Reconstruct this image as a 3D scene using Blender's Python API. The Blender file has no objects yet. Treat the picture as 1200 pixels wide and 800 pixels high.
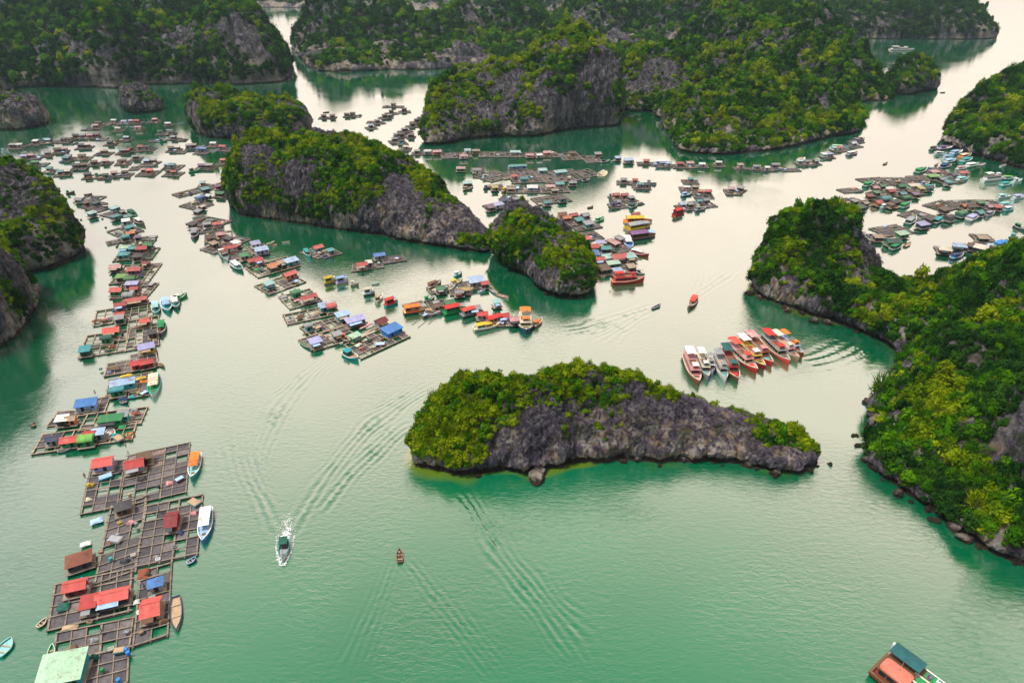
import bpy, bmesh, math, random
import numpy as np
from mathutils import Vector, Matrix

random.seed(11)
RNG = np.random.default_rng(11)
SC = bpy.context.scene
COL = SC.collection
R = math.radians

# ------------------------------------------------------------------ camera
CAM_H, PITCH, FOC = 120.0, R(30.0), 800.0
cam_data = bpy.data.cameras.new("camera")
cam_data.sensor_width = 36.0
cam_data.lens = 24.0
cam_data.clip_start = 1.0
cam_data.clip_end = 20000.0
cam = bpy.data.objects.new("camera", cam_data)
COL.objects.link(cam)
cam.location = (0, 0, CAM_H)
cam.rotation_euler = (R(60.0), 0, 0)
SC.camera = cam

# ------------------------------------------------------------------ light
SUN_EL, SUN_AZ = R(66.0), R(-105.0)          # azimuth clockwise from the view direction
world = bpy.data.worlds.new("World")
SC.world = world
world.use_nodes = True
wt = world.node_tree
for n in list(wt.nodes):
    wt.nodes.remove(n)


def wn(kind, **kw):
    n = wt.nodes.new(kind)
    for k, v in kw.items():
        setattr(n, k, v)
    return n


w_out = wn("ShaderNodeOutputWorld")
w_bg = wn("ShaderNodeBackground")
w_bg.inputs["Strength"].default_value = 0.1
w_sky = wn("ShaderNodeTexSky", sky_type="NISHITA", sun_disc=False, sun_elevation=SUN_EL, sun_rotation=SUN_AZ)
w_geo = wn("ShaderNodeTexCoord")
w_noise = wn("ShaderNodeTexNoise")
w_noise.inputs["Scale"].default_value = 2.2
w_noise.inputs["Detail"].default_value = 5.0
w_map = wn("ShaderNodeMapping")
w_map.inputs["Scale"].default_value = (1.0, 1.0, 3.0)
wt.links.new(w_geo.outputs["Generated"], w_map.inputs["Vector"])
wt.links.new(w_map.outputs["Vector"], w_noise.inputs["Vector"])
# bright thin cloud towards the sun's quarter, greyer overhead and behind
w_dot = wn("ShaderNodeVectorMath", operation="DOT_PRODUCT")
g_el, g_az = R(22), R(16)
w_dot.inputs[1].default_value = (math.sin(g_az) * math.cos(g_el), math.cos(g_az) * math.cos(g_el), math.sin(g_el))
wt.links.new(w_geo.outputs["Generated"], w_dot.inputs[0])
w_glow = wn("ShaderNodeMapRange", interpolation_type="SMOOTHSTEP")
w_glow.inputs["From Min"].default_value = 0.25
w_glow.inputs["From Max"].default_value = 0.95
wt.links.new(w_dot.outputs["Value"], w_glow.inputs["Value"])
w_cmix = wn("ShaderNodeMix", data_type="RGBA")
w_cmix.inputs["A"].default_value = (5.8, 5.9, 6.3, 1)
w_cmix.inputs["B"].default_value = (14.3, 11.5, 9.7, 1)
wt.links.new(w_glow.outputs["Result"], w_cmix.inputs["Factor"])
w_nr = wn("ShaderNodeMapRange")
w_nr.inputs["From Min"].default_value = 0.3
w_nr.inputs["From Max"].default_value = 0.75
w_nr.inputs["To Min"].default_value = 0.87
w_nr.inputs["To Max"].default_value = 1.1
wt.links.new(w_noise.outputs["Fac"], w_nr.inputs["Value"])
w_mul = wn("ShaderNodeVectorMath", operation="SCALE")
wt.links.new(w_cmix.outputs["Result"], w_mul.inputs[0])
wt.links.new(w_nr.outputs["Result"], w_mul.inputs["Scale"])
w_mix = wn("ShaderNodeMix", data_type="RGBA")
w_mix.inputs["Factor"].default_value = 0.9
wt.links.new(w_sky.outputs["Color"], w_mix.inputs["A"])
wt.links.new(w_mul.outputs["Vector"], w_mix.inputs["B"])
wt.links.new(w_mix.outputs["Result"], w_bg.inputs["Color"])
wt.links.new(w_bg.outputs["Background"], w_out.inputs["Surface"])

sun_data = bpy.data.lights.new("sun", "SUN")
sun_data.energy = 3.8
sun_data.angle = R(10.0)
sun_data.color = (1.0, 0.95, 0.86)
sun = bpy.data.objects.new("sun", sun_data)
COL.objects.link(sun)
sd = Vector((math.sin(SUN_AZ) * math.cos(SUN_EL), math.cos(SUN_AZ) * math.cos(SUN_EL), math.sin(SUN_EL)))
sun.rotation_euler = sd.to_track_quat("Z", "Y").to_euler()
sun.location = sd * 400

SC.view_settings.view_transform = "Standard"
SC.view_settings.look = "None"
SC.view_settings.exposure = 0.16
SC.view_settings.gamma = 1.0
SC.view_settings.use_curve_mapping = False
SC.cycles.max_bounces = 6
SC.cycles.diffuse_bounces = 2
SC.cycles.glossy_bounces = 2
SC.cycles.transmission_bounces = 2
SC.cycles.volume_bounces = 0
SC.cycles.caustics_reflective = False
SC.cycles.caustics_refractive = False
SC.cycles.use_denoising = True

# ------------------------------------------------------------------ from the surveyed picture to metres
CP, SP = math.cos(PITCH), math.sin(PITCH)


def W(u, v, z=0.0):
    """Point at height z seen at (u, v) of the 1200 x 800 photograph."""
    a, b = (u - 600) / FOC, (400 - v) / FOC
    dx, dy, dz = a, CP + b * SP, -SP + b * CP
    t = (z - CAM_H) / dz
    return (dx * t, dy * t)


def ROWY(v):
    return W(600, v)[1]


def PEAK(u, vt, vg):
    """3-D point seen at (u, vt), standing over the ground row vg."""
    Y = ROWY(vg)
    k = (400 - vt) / FOC
    q = Y * (SP - k * CP) / (CP + k * SP)
    return ((u - 600) / FOC * (Y * CP + q * SP), Y, CAM_H - q)


# ------------------------------------------------------------------ noise
def _hash(ix, iy, iz, seed):
    h = (ix.astype(np.int64) * 374761393 + iy.astype(np.int64) * 668265263 + iz.astype(np.int64) * 2147483647 + seed * 974634777) & 0xFFFFFFFF
    h = ((h ^ (h >> 13)) * 1274126177) & 0xFFFFFFFF
    h = ((h ^ (h >> 16)) * 2246822519) & 0xFFFFFFFF
    return ((h ^ (h >> 15)) & 0xFFFFFF) / float(0x7FFFFF) - 1.0


def vnoise(x, y, z=None, seed=0):
    if z is None:
        z = np.zeros_like(x)
    xi, yi, zi = np.floor(x), np.floor(y), np.floor(z)
    fx, fy, fz = x - xi, y - yi, z - zi
    fx, fy, fz = [f * f * f * (f * (f * 6 - 15) + 10) for f in (fx, fy, fz)]
    out = 0
    for a in (0, 1):
        for b in (0, 1):
            for c in (0, 1):
                w = (fx if a else 1 - fx) * (fy if b else 1 - fy) * (fz if c else 1 - fz)
                out = out + w * _hash(xi + a, yi + b, zi + c, seed)
    return out


def fbm(x, y, z=None, seed=0, octaves=4, gain=0.5):
    out, amp, tot = 0, 1.0, 0.0
    zz = np.zeros_like(x) if z is None else z
    for o in range(octaves):
        out = out + amp * vnoise(x * 2**o + 17.3 * o, y * 2**o - 9.1 * o, zz * 2**o + 3.7 * o, seed + o)
        tot += amp
        amp *= gain
    return out / tot


def sstep(a, b, x):
    t = np.clip((x - a) / (b - a), 0, 1)
    return t * t * (3 - 2 * t)


# ------------------------------------------------------------------ materials
def new_mat(name):
    m = bpy.data.materials.new(name)
    m.use_nodes = True
    nt = m.node_tree
    for n in list(nt.nodes):
        nt.nodes.remove(n)
    out = nt.nodes.new("ShaderNodeOutputMaterial")
    return m, nt, out


def nd(nt, kind, **kw):
    n = nt.nodes.new(kind)
    ins = kw.pop("ins", {})
    for k, v in kw.items():
        setattr(n, k, v)
    for k, v in ins.items():
        n.inputs[k].default_value = v
    return n


def ramp(nt, stops, interp="LINEAR"):
    n = nt.nodes.new("ShaderNodeValToRGB")
    cr = n.color_ramp
    cr.interpolation = interp
    while len(cr.elements) < len(stops):
        cr.elements.new(0.5)
    for e, (p, c) in zip(cr.elements, stops):
        e.position = p
        e.color = (*c, 1) if len(c) == 3 else c
    return n


def rock_material(name, base=((0.060, 0.052, 0.062), (0.165, 0.150, 0.170)), pale=1.0, far=False):
    m, nt, out = new_mat(name)
    L = nt.links.new
    geo = nd(nt, "ShaderNodeNewGeometry")
    mp = nd(nt, "ShaderNodeMapping", ins={"Scale": (1, 1, 0.5)})
    L(geo.outputs["Position"], mp.inputs["Vector"])
    n1 = nd(nt, "ShaderNodeTexNoise", ins={"Scale": 0.55 if not far else 0.2, "Detail": 8.0, "Roughness": 0.65})
    L(mp.outputs["Vector"], n1.inputs["Vector"])
    r1 = ramp(nt, [(0.34, tuple(c * 0.45 for c in base[0])), (0.5, base[1]), (0.72, tuple(c * 2.0 for c in base[1]))])  # crevice darks and strong highlights put into the rock colour
    L(n1.outputs["Fac"], r1.inputs["Fac"])
    # pale and rust-stained fallen faces
    n2 = nd(nt, "ShaderNodeTexNoise", ins={"Scale": 0.09 if not far else 0.04, "Detail": 6.0, "Roughness": 0.6})
    mp2 = nd(nt, "ShaderNodeMapping", ins={"Scale": (1, 1, 0.45), "Location": (13, 4, 7)})
    L(geo.outputs["Position"], mp2.inputs["Vector"])
    L(mp2.outputs["Vector"], n2.inputs["Vector"])
    r2 = ramp(nt, [(0.47, (0, 0, 0)), (0.57, (1, 1, 1))])
    L(n2.outputs["Fac"], r2.inputs["Fac"])
    sep = nd(nt, "ShaderNodeSeparateXYZ")
    L(geo.outputs["Position"], sep.inputs[0])
    low = nd(nt, "ShaderNodeMapRange", ins={"From Min": 1.0, "From Max": 20.0 if not far else 45.0, "To Min": pale, "To Max": 0.0})
    L(sep.outputs["Z"], low.inputs["Value"])
    mm = nd(nt, "ShaderNodeMath", operation="MULTIPLY")
    L(r2.outputs["Color"], mm.inputs[0])
    L(low.outputs["Result"], mm.inputs[1])
    n3 = nd(nt, "ShaderNodeTexNoise", ins={"Scale": 0.35, "Detail": 5.0})
    L(geo.outputs["Position"], n3.inputs["Vector"])
    r3 = ramp(nt, [(0.42, (0.56, 0.51, 0.46)), (0.62, (0.46, 0.31, 0.17))])
    L(n3.outputs["Fac"], r3.inputs["Fac"])
    mx = nd(nt, "ShaderNodeMix", data_type="RGBA")
    L(mm.outputs[0], mx.inputs["Factor"])
    vo = nd(nt, "ShaderNodeTexVoronoi", feature="DISTANCE_TO_EDGE", ins={"Scale": 0.55 if not far else 0.16})
    wv_ = nd(nt, "ShaderNodeVectorMath", operation="MULTIPLY_ADD", ins={1: (2.4, 2.4, 2.4) if not far else (7, 7, 7)})
    L(n1.outputs["Color"], wv_.inputs[0])
    L(mp.outputs["Vector"], wv_.inputs[2])
    L(wv_.outputs[0], vo.inputs["Vector"])
    rv = ramp(nt, [(0.0, (0.22, 0.22, 0.24)), (0.10, (0.8, 0.8, 0.8)), (0.4, (1.12, 1.12, 1.12))])  # crevice shade put into the colour along the cell edges
    L(vo.outputs["Distance"], rv.inputs["Fac"])
    mv = nd(nt, "ShaderNodeMix", data_type="RGBA", blend_type="MULTIPLY", ins={"Factor": 0.85})
    L(r1.outputs["Color"], mv.inputs["A"])
    L(rv.outputs["Color"], mv.inputs["B"])
    L(mv.outputs["Result"], mx.inputs["A"])
    L(r3.outputs["Color"], mx.inputs["B"])
    # thin moss and creepers
    n4 = nd(nt, "ShaderNodeTexNoise", ins={"Scale": 0.16, "Detail": 7.0, "Roughness": 0.7})
    L(geo.outputs["Position"], n4.inputs["Vector"])
    r4 = ramp(nt, [(0.5, (0, 0, 0)), (0.6, (0.75, 0.75, 0.75))])
    L(n4.outputs["Fac"], r4.inputs["Fac"])
    up = nd(nt, "ShaderNodeMapRange", ins={"From Min": 2.0, "From Max": 8.0})
    L(sep.outputs["Z"], up.inputs["Value"])
    m4 = nd(nt, "ShaderNodeMath", operation="MULTIPLY")
    L(r4.outputs["Color"], m4.inputs[0])
    L(up.outputs["Result"], m4.inputs[1])
    mx4 = nd(nt, "ShaderNodeMix", data_type="RGBA", ins={"B": (0.035, 0.055, 0.012, 1)})
    L(m4.outputs[0], mx4.inputs["Factor"])
    L(mx.outputs["Result"], mx4.inputs["A"])
    # the wet tidal band (black weed and brown oyster rock)
    nz = nd(nt, "ShaderNodeTexNoise", ins={"Scale": 0.5, "Detail": 3.0})
    L(geo.outputs["Position"], nz.inputs["Vector"])
    zz = nd(nt, "ShaderNodeMath", operation="MULTIPLY_ADD", ins={1: -1.6})
    L(nz.outputs["Fac"], zz.inputs[0])
    L(sep.outputs["Z"], zz.inputs[2])
    tide = nd(nt, "ShaderNodeMapRange", ins={"From Min": 0.1, "From Max": 0.9, "To Min": 0.92, "To Max": 0.0})
    L(zz.outputs[0], tide.inputs["Value"])
    mx5 = nd(nt, "ShaderNodeMix", data_type="RGBA", ins={"B": (0.028, 0.018, 0.010, 1)})
    L(tide.outputs["Result"], mx5.inputs["Factor"])
    L(mx4.outputs["Result"], mx5.inputs["A"])
    bs = nd(nt, "ShaderNodeBsdfPrincipled", ins={"Roughness": 0.9})
    bs.inputs["Specular IOR Level"].default_value = 0.2
    L(mx5.outputs["Result"], bs.inputs["Base Color"])
    nb = nd(nt, "ShaderNodeTexNoise", ins={"Scale": 0.9 if not far else 0.3, "Detail": 9.0, "Roughness": 0.78})
    mpb = nd(nt, "ShaderNodeMapping", ins={"Scale": (1, 1, 0.4)})
    L(geo.outputs["Position"], mpb.inputs["Vector"])
    L(mpb.outputs["Vector"], nb.inputs["Vector"])
    bp = nd(nt, "ShaderNodeBump", ins={"Strength": 1.0, "Distance": 2.6 if not far else 7.0})
    L(nb.outputs["Fac"], bp.inputs["Height"])
    L(bp.outputs["Normal"], bs.inputs["Normal"])
    L(bs.outputs["BSDF"], out.inputs["Surface"])
    return m


def leaf_material(name, stops, trans=0.32):
    m, nt, out = new_mat(name)
    L = nt.links.new
    geo = nd(nt, "ShaderNodeNewGeometry")
    oi = nd(nt, "ShaderNodeObjectInfo")
    n1 = nd(nt, "ShaderNodeTexNoise", ins={"Scale": 0.07, "Detail": 3.0})
    L(geo.outputs["Position"], n1.inputs["Vector"])
    a = nd(nt, "ShaderNodeMath", operation="MULTIPLY_ADD", ins={1: 0.55})
    L(oi.outputs["Random"], a.inputs[0])
    b = nd(nt, "ShaderNodeMath", operation="MULTIPLY", ins={1: 0.5})
    L(n1.outputs["Fac"], b.inputs[0])
    L(b.outputs[0], a.inputs[2])
    c = nd(nt, "ShaderNodeMath", operation="MULTIPLY_ADD", ins={1: 0.25})
    L(geo.outputs["Random Per Island"], c.inputs[0])
    L(a.outputs[0], c.inputs[2])
    rp = ramp(nt, stops)
    L(c.outputs[0], rp.inputs["Fac"])
    df = nd(nt, "ShaderNodeBsdfDiffuse")
    L(rp.outputs["Color"], df.inputs["Color"])
    tr = nd(nt, "ShaderNodeBsdfTranslucent")
    L(rp.outputs["Color"], tr.inputs["Color"])
    mx = nd(nt, "ShaderNodeMixShader", ins={0: trans})
    L(df.outputs[0], mx.inputs[1])
    L(tr.outputs[0], mx.inputs[2])
    L(mx.outputs[0], out.inputs["Surface"])
    return m


M_ROCK = rock_material("limestone")
M_ROCK_FAR = rock_material("distant_limestone", base=((0.060, 0.058, 0.068), (0.165, 0.155, 0.175)), pale=0.8, far=True)
M_LEAF_BRIGHT = leaf_material("sunny_leaves", [(0.2, (0.046, 0.110, 0.003)), (0.6, (0.135, 0.220, 0.003)), (0.95, (0.30, 0.37, 0.008))])  # foliage highlights put into the leaf colour
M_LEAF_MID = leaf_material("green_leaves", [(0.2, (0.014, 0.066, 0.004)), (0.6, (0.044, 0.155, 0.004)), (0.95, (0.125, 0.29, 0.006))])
M_LEAF_DARK = leaf_material("deep_green_leaves", [(0.2, (0.006, 0.032, 0.006)), (0.6, (0.017, 0.068, 0.010)), (0.95, (0.045, 0.12, 0.014))])  # foliage shading put into the leaf colour
M_SCRUB = leaf_material("bare_scrub_twigs", [(0.2, (0.062, 0.048, 0.070)), (0.6, (0.145, 0.115, 0.160)), (0.95, (0.26, 0.22, 0.28))], 0.05)


# ------------------------------------------------------------------ objects and tags
def tag(o, label=None, cat=None, group=None, kind=None):
    if label:
        o["label"] = label
    if cat:
        o["category"] = cat
    if group:
        o["group"] = group
    if kind:
        o["kind"] = kind
    return o


def np_mesh(name, verts, faces, mats, smooth=False, parent=None, link=True):
    me = bpy.data.meshes.new(name)
    verts = np.asarray(verts, dtype=np.float32)
    faces = np.asarray(faces, dtype=np.int32)
    k = faces.shape[1]
    me.vertices.add(len(verts))
    me.vertices.foreach_set("co", verts.ravel())
    me.loops.add(faces.size)
    me.loops.foreach_set("vertex_index", faces.ravel())
    me.polygons.add(len(faces))
    me.polygons.foreach_set("loop_start", np.arange(0, faces.size, k, dtype=np.int32))
    me.polygons.foreach_set("use_smooth", np.full(len(faces), smooth, dtype=bool))
    me.update(calc_edges=True)
    for mt in mats:
        me.materials.append(mt)
    o = bpy.data.objects.new(name, me)
    if link:
        COL.objects.link(o)
    if parent:
        o.parent = parent
    return o


# ------------------------------------------------------------------ foliage models (one crown of each kind, many leaf-sized faces)
PROTO = bpy.data.collections.new("foliage_models")


def crown_mesh(name, mat, seed, n_leaf=190, leaf=0.2, lobes=6, flat=0.8, core=True, spiky=False):
    rg = np.random.default_rng(seed)
    V, F = [], []
    cen, rad = [], []
    for i in range(lobes):
        a = rg.uniform(0, 2 * math.pi)
        r = rg.uniform(0.0, 0.5) if i else 0
        cen.append((r * math.cos(a), r * math.sin(a), rg.uniform(0.3, 0.85) * flat))
        rad.append(rg.uniform(0.34, 0.56))
    cen, rad = np.array(cen), np.array(rad)
    if core:
        for c, r in zip(cen, rad):
            b = len(V)
            for d in ((1, 0, 0), (-1, 0, 0), (0, 1, 0), (0, -1, 0), (0, 0, 1), (0, 0, -1)):
                V.append(c + np.array(d) * r * 0.72)
            for f in ((0, 2, 4), (2, 1, 4), (1, 3, 4), (3, 0, 4), (2, 0, 5), (1, 2, 5), (3, 1, 5), (0, 3, 5)):
                F.append([b + i for i in f])
    for i in range(n_leaf):
        j = rg.integers(lobes)
        d = rg.normal(size=3)
        d[2] = d[2] * 0.8 + 0.25
        d /= np.linalg.norm(d)
        p = cen[j] + d * rad[j] * rg.uniform(0.78, 1.12)
        if spiky:
            t = d + rg.normal(size=3) * 0.5 + np.array((0, 0, 0.7))
            t /= np.linalg.norm(t)
            s = np.cross(t, rg.normal(size=3))
            s /= np.linalg.norm(s)
            ln, wd = leaf * rg.uniform(1.0, 2.4), leaf * 0.16
            b = len(V)
            V += [p - s * wd, p + s * wd, p + t * ln]
            F.append([b, b + 1, b + 2])
        else:
            n = d * 0.9 + rg.normal(size=3) * 0.55
            n /= np.linalg.norm(n)
            t = np.cross(n, rg.normal(size=3))
            t /= np.linalg.norm(t)
            s = np.cross(n, t)
            q = leaf * rg.uniform(0.6, 1.35)
            b = len(V)
            V += [p - t * q - s * q * 0.3, p + s * q * 0.62, p + t * q - s * q * 0.2]
            F.append([b, b + 1, b + 2])
    o = np_mesh(name, V, F, [mat], link=False)
    PROTO.objects.link(o)
    return o


SPECIES = []
for base, mt in ((0, M_LEAF_BRIGHT), (4, M_LEAF_MID), (8, M_LEAF_DARK)):
    SPECIES.append(crown_mesh("model_%02d" % base, mt, 100 + base, lobes=5))
    SPECIES.append(crown_mesh("model_%02d" % (base + 1), mt, 101 + base, lobes=8, leaf=0.16, n_leaf=260))
    SPECIES.append(crown_mesh("model_%02d" % (base + 2), mt, 102 + base, lobes=3, n_leaf=150, flat=1.5))                      # tall and narrow
    SPECIES.append(crown_mesh("model_%02d" % (base + 3), mt, 103 + base, lobes=9, n_leaf=230, leaf=0.26, core=False, spiky=True))   # loose and spiky
for k in range(12, 14):
    SPECIES.append(crown_mesh("model_%02d" % k, M_SCRUB, 400 + k, n_leaf=210, leaf=0.24, core=False, spiky=True, flat=0.6))


def scatter_object(name, pts, rot, scl, idx):
    me = bpy.data.meshes.new(name)
    me.vertices.add(len(pts))
    me.vertices.foreach_set("co", np.asarray(pts, np.float32).ravel())
    for nm, ty, arr in (("spin", "FLOAT_VECTOR", rot), ("size", "FLOAT_VECTOR", scl), ("species", "INT", idx)):
        at = me.attributes.new(nm, ty, "POINT")
        if ty == "INT":
            at.data.foreach_set("value", np.asarray(arr, np.int32))
        else:
            at.data.foreach_set("vector", np.asarray(arr, np.float32).ravel())
    o = bpy.data.objects.new(name, me)
    COL.objects.link(o)
    md = o.modifiers.new("growth", "NODES")
    md.node_group = scatter_tree()
    return o


_TREE = None


def scatter_tree():
    global _TREE
    if _TREE:
        return _TREE
    ng = bpy.data.node_groups.new("growth", "GeometryNodeTree")
    ng.interface.new_socket("Geometry", in_out="INPUT", socket_type="NodeSocketGeometry")
    ng.interface.new_socket("Geometry", in_out="OUTPUT", socket_type="NodeSocketGeometry")
    gi, go = ng.nodes.new("NodeGroupInput"), ng.nodes.new("NodeGroupOutput")
    iop = ng.nodes.new("GeometryNodeInstanceOnPoints")
    ci = ng.nodes.new("GeometryNodeCollectionInfo")
    ci.inputs["Collection"].default_value = PROTO
    ci.inputs["Separate Children"].default_value = True
    ci.inputs["Reset Children"].default_value = True
    L = ng.links.new
    L(gi.outputs[0], iop.inputs["Points"])
    L(ci.outputs[0], iop.inputs["Instance"])
    iop.inputs["Pick Instance"].default_value = True
    for nm, ty, sock in (("spin", "FLOAT_VECTOR", "Rotation"), ("size", "FLOAT_VECTOR", "Scale"), ("species", "INT", "Instance Index")):
        na = ng.nodes.new("GeometryNodeInputNamedAttribute")
        na.data_type = ty
        na.inputs["Name"].default_value = nm
        L([s for s in na.outputs if s.enabled and s.name == "Attribute"][0], iop.inputs[sock])
    L(iop.outputs[0], go.inputs[0])
    _TREE = ng
    return ng


# ------------------------------------------------------------------ karst islands
def chaikin(P, n=2):
    for _ in range(n):
        Q = np.roll(P, -1, axis=0)
        P = np.stack([0.75 * P + 0.25 * Q, 0.25 * P + 0.75 * Q], 1).reshape(-1, 2)
    return P


def poly_sd(x, y, P):
    """Distance to polygon P, positive inside."""
    n = len(P)
    best = np.full(x.shape, 1e18)
    inside = np.zeros(x.shape, bool)
    for i in range(n):
        ax, ay = P[i]
        bx, by = P[(i + 1) % n]
        ex, ey = bx - ax, by - ay
        L2 = ex * ex + ey * ey + 1e-12
        t = np.clip(((x - ax) * ex + (y - ay) * ey) / L2, 0, 1)
        dx, dy = x - ax - t * ex, y - ay - t * ey
        best = np.minimum(best, dx * dx + dy * dy)
        c = ((ay > y) != (by > y)) & (x < (bx - ax) * (y - ay) / (by - ay + 1e-12) + ax)
        inside ^= c
    d = np.sqrt(best)
    return np.where(inside, d, -d)


SHORES = []           # (polygon, reach of its shallows)
TREE_SPOTS = []       # foliage close enough to be single trees


def island(name, label, shore, peaks, res, cliff, veg=0.0, bush=3.0, dens=0.14, rough=1.0, warp=2.0, bulge=2.5, scrub=0.5,
           bright=0.0, far=False, profile=2.4, single=False, forest=None, mat=None, power=3.0, shallow=3.0, lump=0.16, patch=(), crag=1.0, dome=0.0, foot=0.0, slope_w=0.6):
    P = chaikin(np.array([W(*p) for p in shore]))
    PK = np.array([PEAK(*p) for p in peaks])
    PK[:, 2] = np.maximum(PK[:, 2] - 0.42 * bush, 0.6 * PK[:, 2])
    SHORES.append((P, shallow))
    mg = 4 * res + warp
    x0, y0 = P.min(0) - mg
    x1, y1 = P.max(0) + mg
    nx, ny = int((x1 - x0) / res) + 1, int((y1 - y0) / res) + 1
    gx, gy = np.meshgrid(x0 + np.arange(nx) * res, y0 + np.arange(ny) * res)
    seed = sum(map(ord, label)) % 9973
    wx = gx + warp * fbm(gx / (5 * warp), gy / (5 * warp), seed=seed, octaves=4)
    wy = gy + warp * fbm(gx / (5 * warp), gy / (5 * warp), seed=seed + 50, octaves=4)
    d = poly_sd(wx, wy, P)
    num = np.zeros_like(gx)
    den = np.zeros_like(gx)
    for px, py, pz in PK:
        r2 = (gx - px) ** 2 + (gy - py) ** 2 + (2 * res) ** 2
        w = r2 ** (-power / 2)
        num += w * pz
        den += w
    hc = num / den
    if dome:
        jx = gx + 0.22 * cliff * fbm(gx / cliff, gy / cliff, seed=seed + 3, octaves=3)
        jy = gy + 0.22 * cliff * fbm(gx / cliff, gy / cliff, seed=seed + 4, octaves=3)
        dm = np.zeros_like(gx)
        for px, py, pz in PK:
            r_ = np.hypot(jx - px, (jy - py) * 0.85) / (dome * (0.75 * pz + 12))
            dm = np.maximum(dm, pz * np.clip(1.02 - r_**1.7 * 0.55, 0, 1))
        hc = np.maximum(0.38 * hc, dm)
    t = np.clip(d / cliff, 0, 1)
    e = 1 - (1 - t) ** profile
    lumpy = fbm(gx / (cliff * 1.6), gy / (cliff * 1.6), seed=seed + 9, octaves=4)
    ridg = 1 - np.abs(fbm(gx / (cliff * 1.1), gy / (cliff * 1.1), seed=seed + 19, octaves=4)) * 2
    hc = hc * (1 + lump * lumpy)
    z = hc * e + foot * (1 - (1 - np.clip(d / 2.2, 0, 1)) ** 2) * np.clip(1.6 - d / cliff, 0, 1) + e * rough * (ridg - 0.5) * (1.8 + 0.05 * hc)
    z = np.where(d < 0, np.maximum(d * 1.2, -3.0), z + 0.15)
    gyd, gxd = np.gradient(d, res)
    ln = np.hypot(gxd, gyd) + 1e-6
    ox, oy = -gxd / ln, -gyd / ln
    edge = 1 - sstep(cliff * 0.9, cliff * 1.6, d)
    zt = z / np.maximum(hc, 1.0)
    off = bulge * sstep(0.05, 0.4, zt) * (1 - 0.6 * sstep(0.75, 1.0, zt)) * edge
    off = off - 1.1 * sstep(0.0, 0.5, z) * (1 - sstep(1.0, 3.0, z)) * edge * (0.5 if far else 1)
    # vertical flutes and ledges
    fl = fbm(gx / 3.2 / (3 if far else 1), gy / 3.2 / (3 if far else 1), z / 6.0, seed=seed + 31, octaves=4)
    off = off + (1.7 if not far else 4.0) * rough * fl * edge * sstep(0, 1.5, z)
    vx, vy = gx + ox * off, gy + oy * off
    vz = z + rough * (0.9 if not far else 2.0) * fbm(gx / (2.1 if not far else 7), gy / (2.1 if not far else 7), seed=seed + 77, octaves=3) * sstep(0, 2, z)
    V = np.stack([vx, vy, vz], -1)
    du, dv = np.gradient(V, axis=1), np.gradient(V, axis=0)
    nn = np.cross(du, dv)
    nn /= np.linalg.norm(nn, axis=-1, keepdims=True) + 1e-9
    cs = 4.5 if not far else 16.0
    cr_ = 1 - 2.2 * np.abs(fbm(vx / cs, vy / cs, vz / (cs * 1.7), seed=seed + 61, octaves=5, gain=0.62))
    V = V + nn * (cr_ * crag * (1.25 if not far else 3.5) * sstep(0.2, 2.0, vz))[..., None]
    V = V.reshape(-1, 3)
    keep = (d > -2.2 * res - 0.6).ravel()
    ii = np.arange(nx * ny).reshape(ny, nx)
    Fq = np.stack([ii[:-1, :-1], ii[:-1, 1:], ii[1:, 1:], ii[1:, :-1]], -1).reshape(-1, 4)
    Fq = Fq[keep[Fq].all(1)]
    used = np.unique(Fq)
    remap = np.full(nx * ny, -1)
    remap[used] = np.arange(len(used))
    Vu, Fu = V[used], remap[Fq]
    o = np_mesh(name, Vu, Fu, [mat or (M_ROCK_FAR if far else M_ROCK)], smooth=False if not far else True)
    tag(o, label, "island", kind="structure")
    # ---- growth
    A, B, Cc, D = (Vu[Fu[:, i]] for i in range(4))
    nrm = np.cross(Cc - A, D - B)
    ar = 0.5 * np.linalg.norm(nrm, axis=1)
    nrm = nrm / (2 * ar[:, None] + 1e-9)
    cz = (A[:, 2] + Cc[:, 2]) * 0.5
    n = int(ar.sum() * dens)
    rg = np.random.default_rng(seed)
    fi = rg.choice(len(Fu), n, p=ar / ar.sum())
    s, tt = rg.random(n)[:, None], rg.random(n)[:, None]
    p = (A[fi] * (1 - s) + B[fi] * s) * (1 - tt) + (D[fi] * (1 - s) + Cc[fi] * s) * tt
    nf = nrm[fi]
    sc = 18.0 if not far else 50.0
    vegn = fbm(p[:, 0] / sc, p[:, 1] / sc, p[:, 2] / sc, seed=seed + 5, octaves=4) * 1.5
    score = vegn + slope_w * (nf[:, 2] - 0.45) + veg - 0.9 * (1 - sstep(0.8, 5.0 if not far else 9.0, p[:, 2]))
    for pu, pv, pg, pr, ps in patch:
        c = np.array(PEAK(pu, pv, pg))
        score = score + ps * np.exp(-((p - c) ** 2).sum(1) / pr**2)
    green = score > 0
    sc_ok = (~green) & (rg.random(n) < scrub) & (p[:, 2] > 2.0) & (nf[:, 2] > 0.12)
    ok = (green | sc_ok) & (p[:, 2] > (0.9 if not far else 1.5))
    p, nf, green, score = p[ok], nf[ok], green[ok], score[ok]
    m = len(p)
    tone = fbm(p[:, 0] / 9, p[:, 1] / 9, p[:, 2] / 9, seed=seed + 8, octaves=3) * 1.4 + 0.75 * (nf[:, 2] - 0.6) + bright + rg.normal(0, 0.22, m)  # upward slopes lean to the brighter leaves, top light put into colour
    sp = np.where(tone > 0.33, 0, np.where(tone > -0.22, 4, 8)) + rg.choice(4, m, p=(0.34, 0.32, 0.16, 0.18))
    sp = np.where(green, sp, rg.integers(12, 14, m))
    size = bush * np.where(rg.random(m) < 0.12, rg.uniform(1.1, 1.6, m), rg.uniform(0.4, 1.1, m)) * np.where(green, 1.0, 0.75) * np.clip(0.75 + 0.5 * score, 0.6, 1.15)
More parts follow.
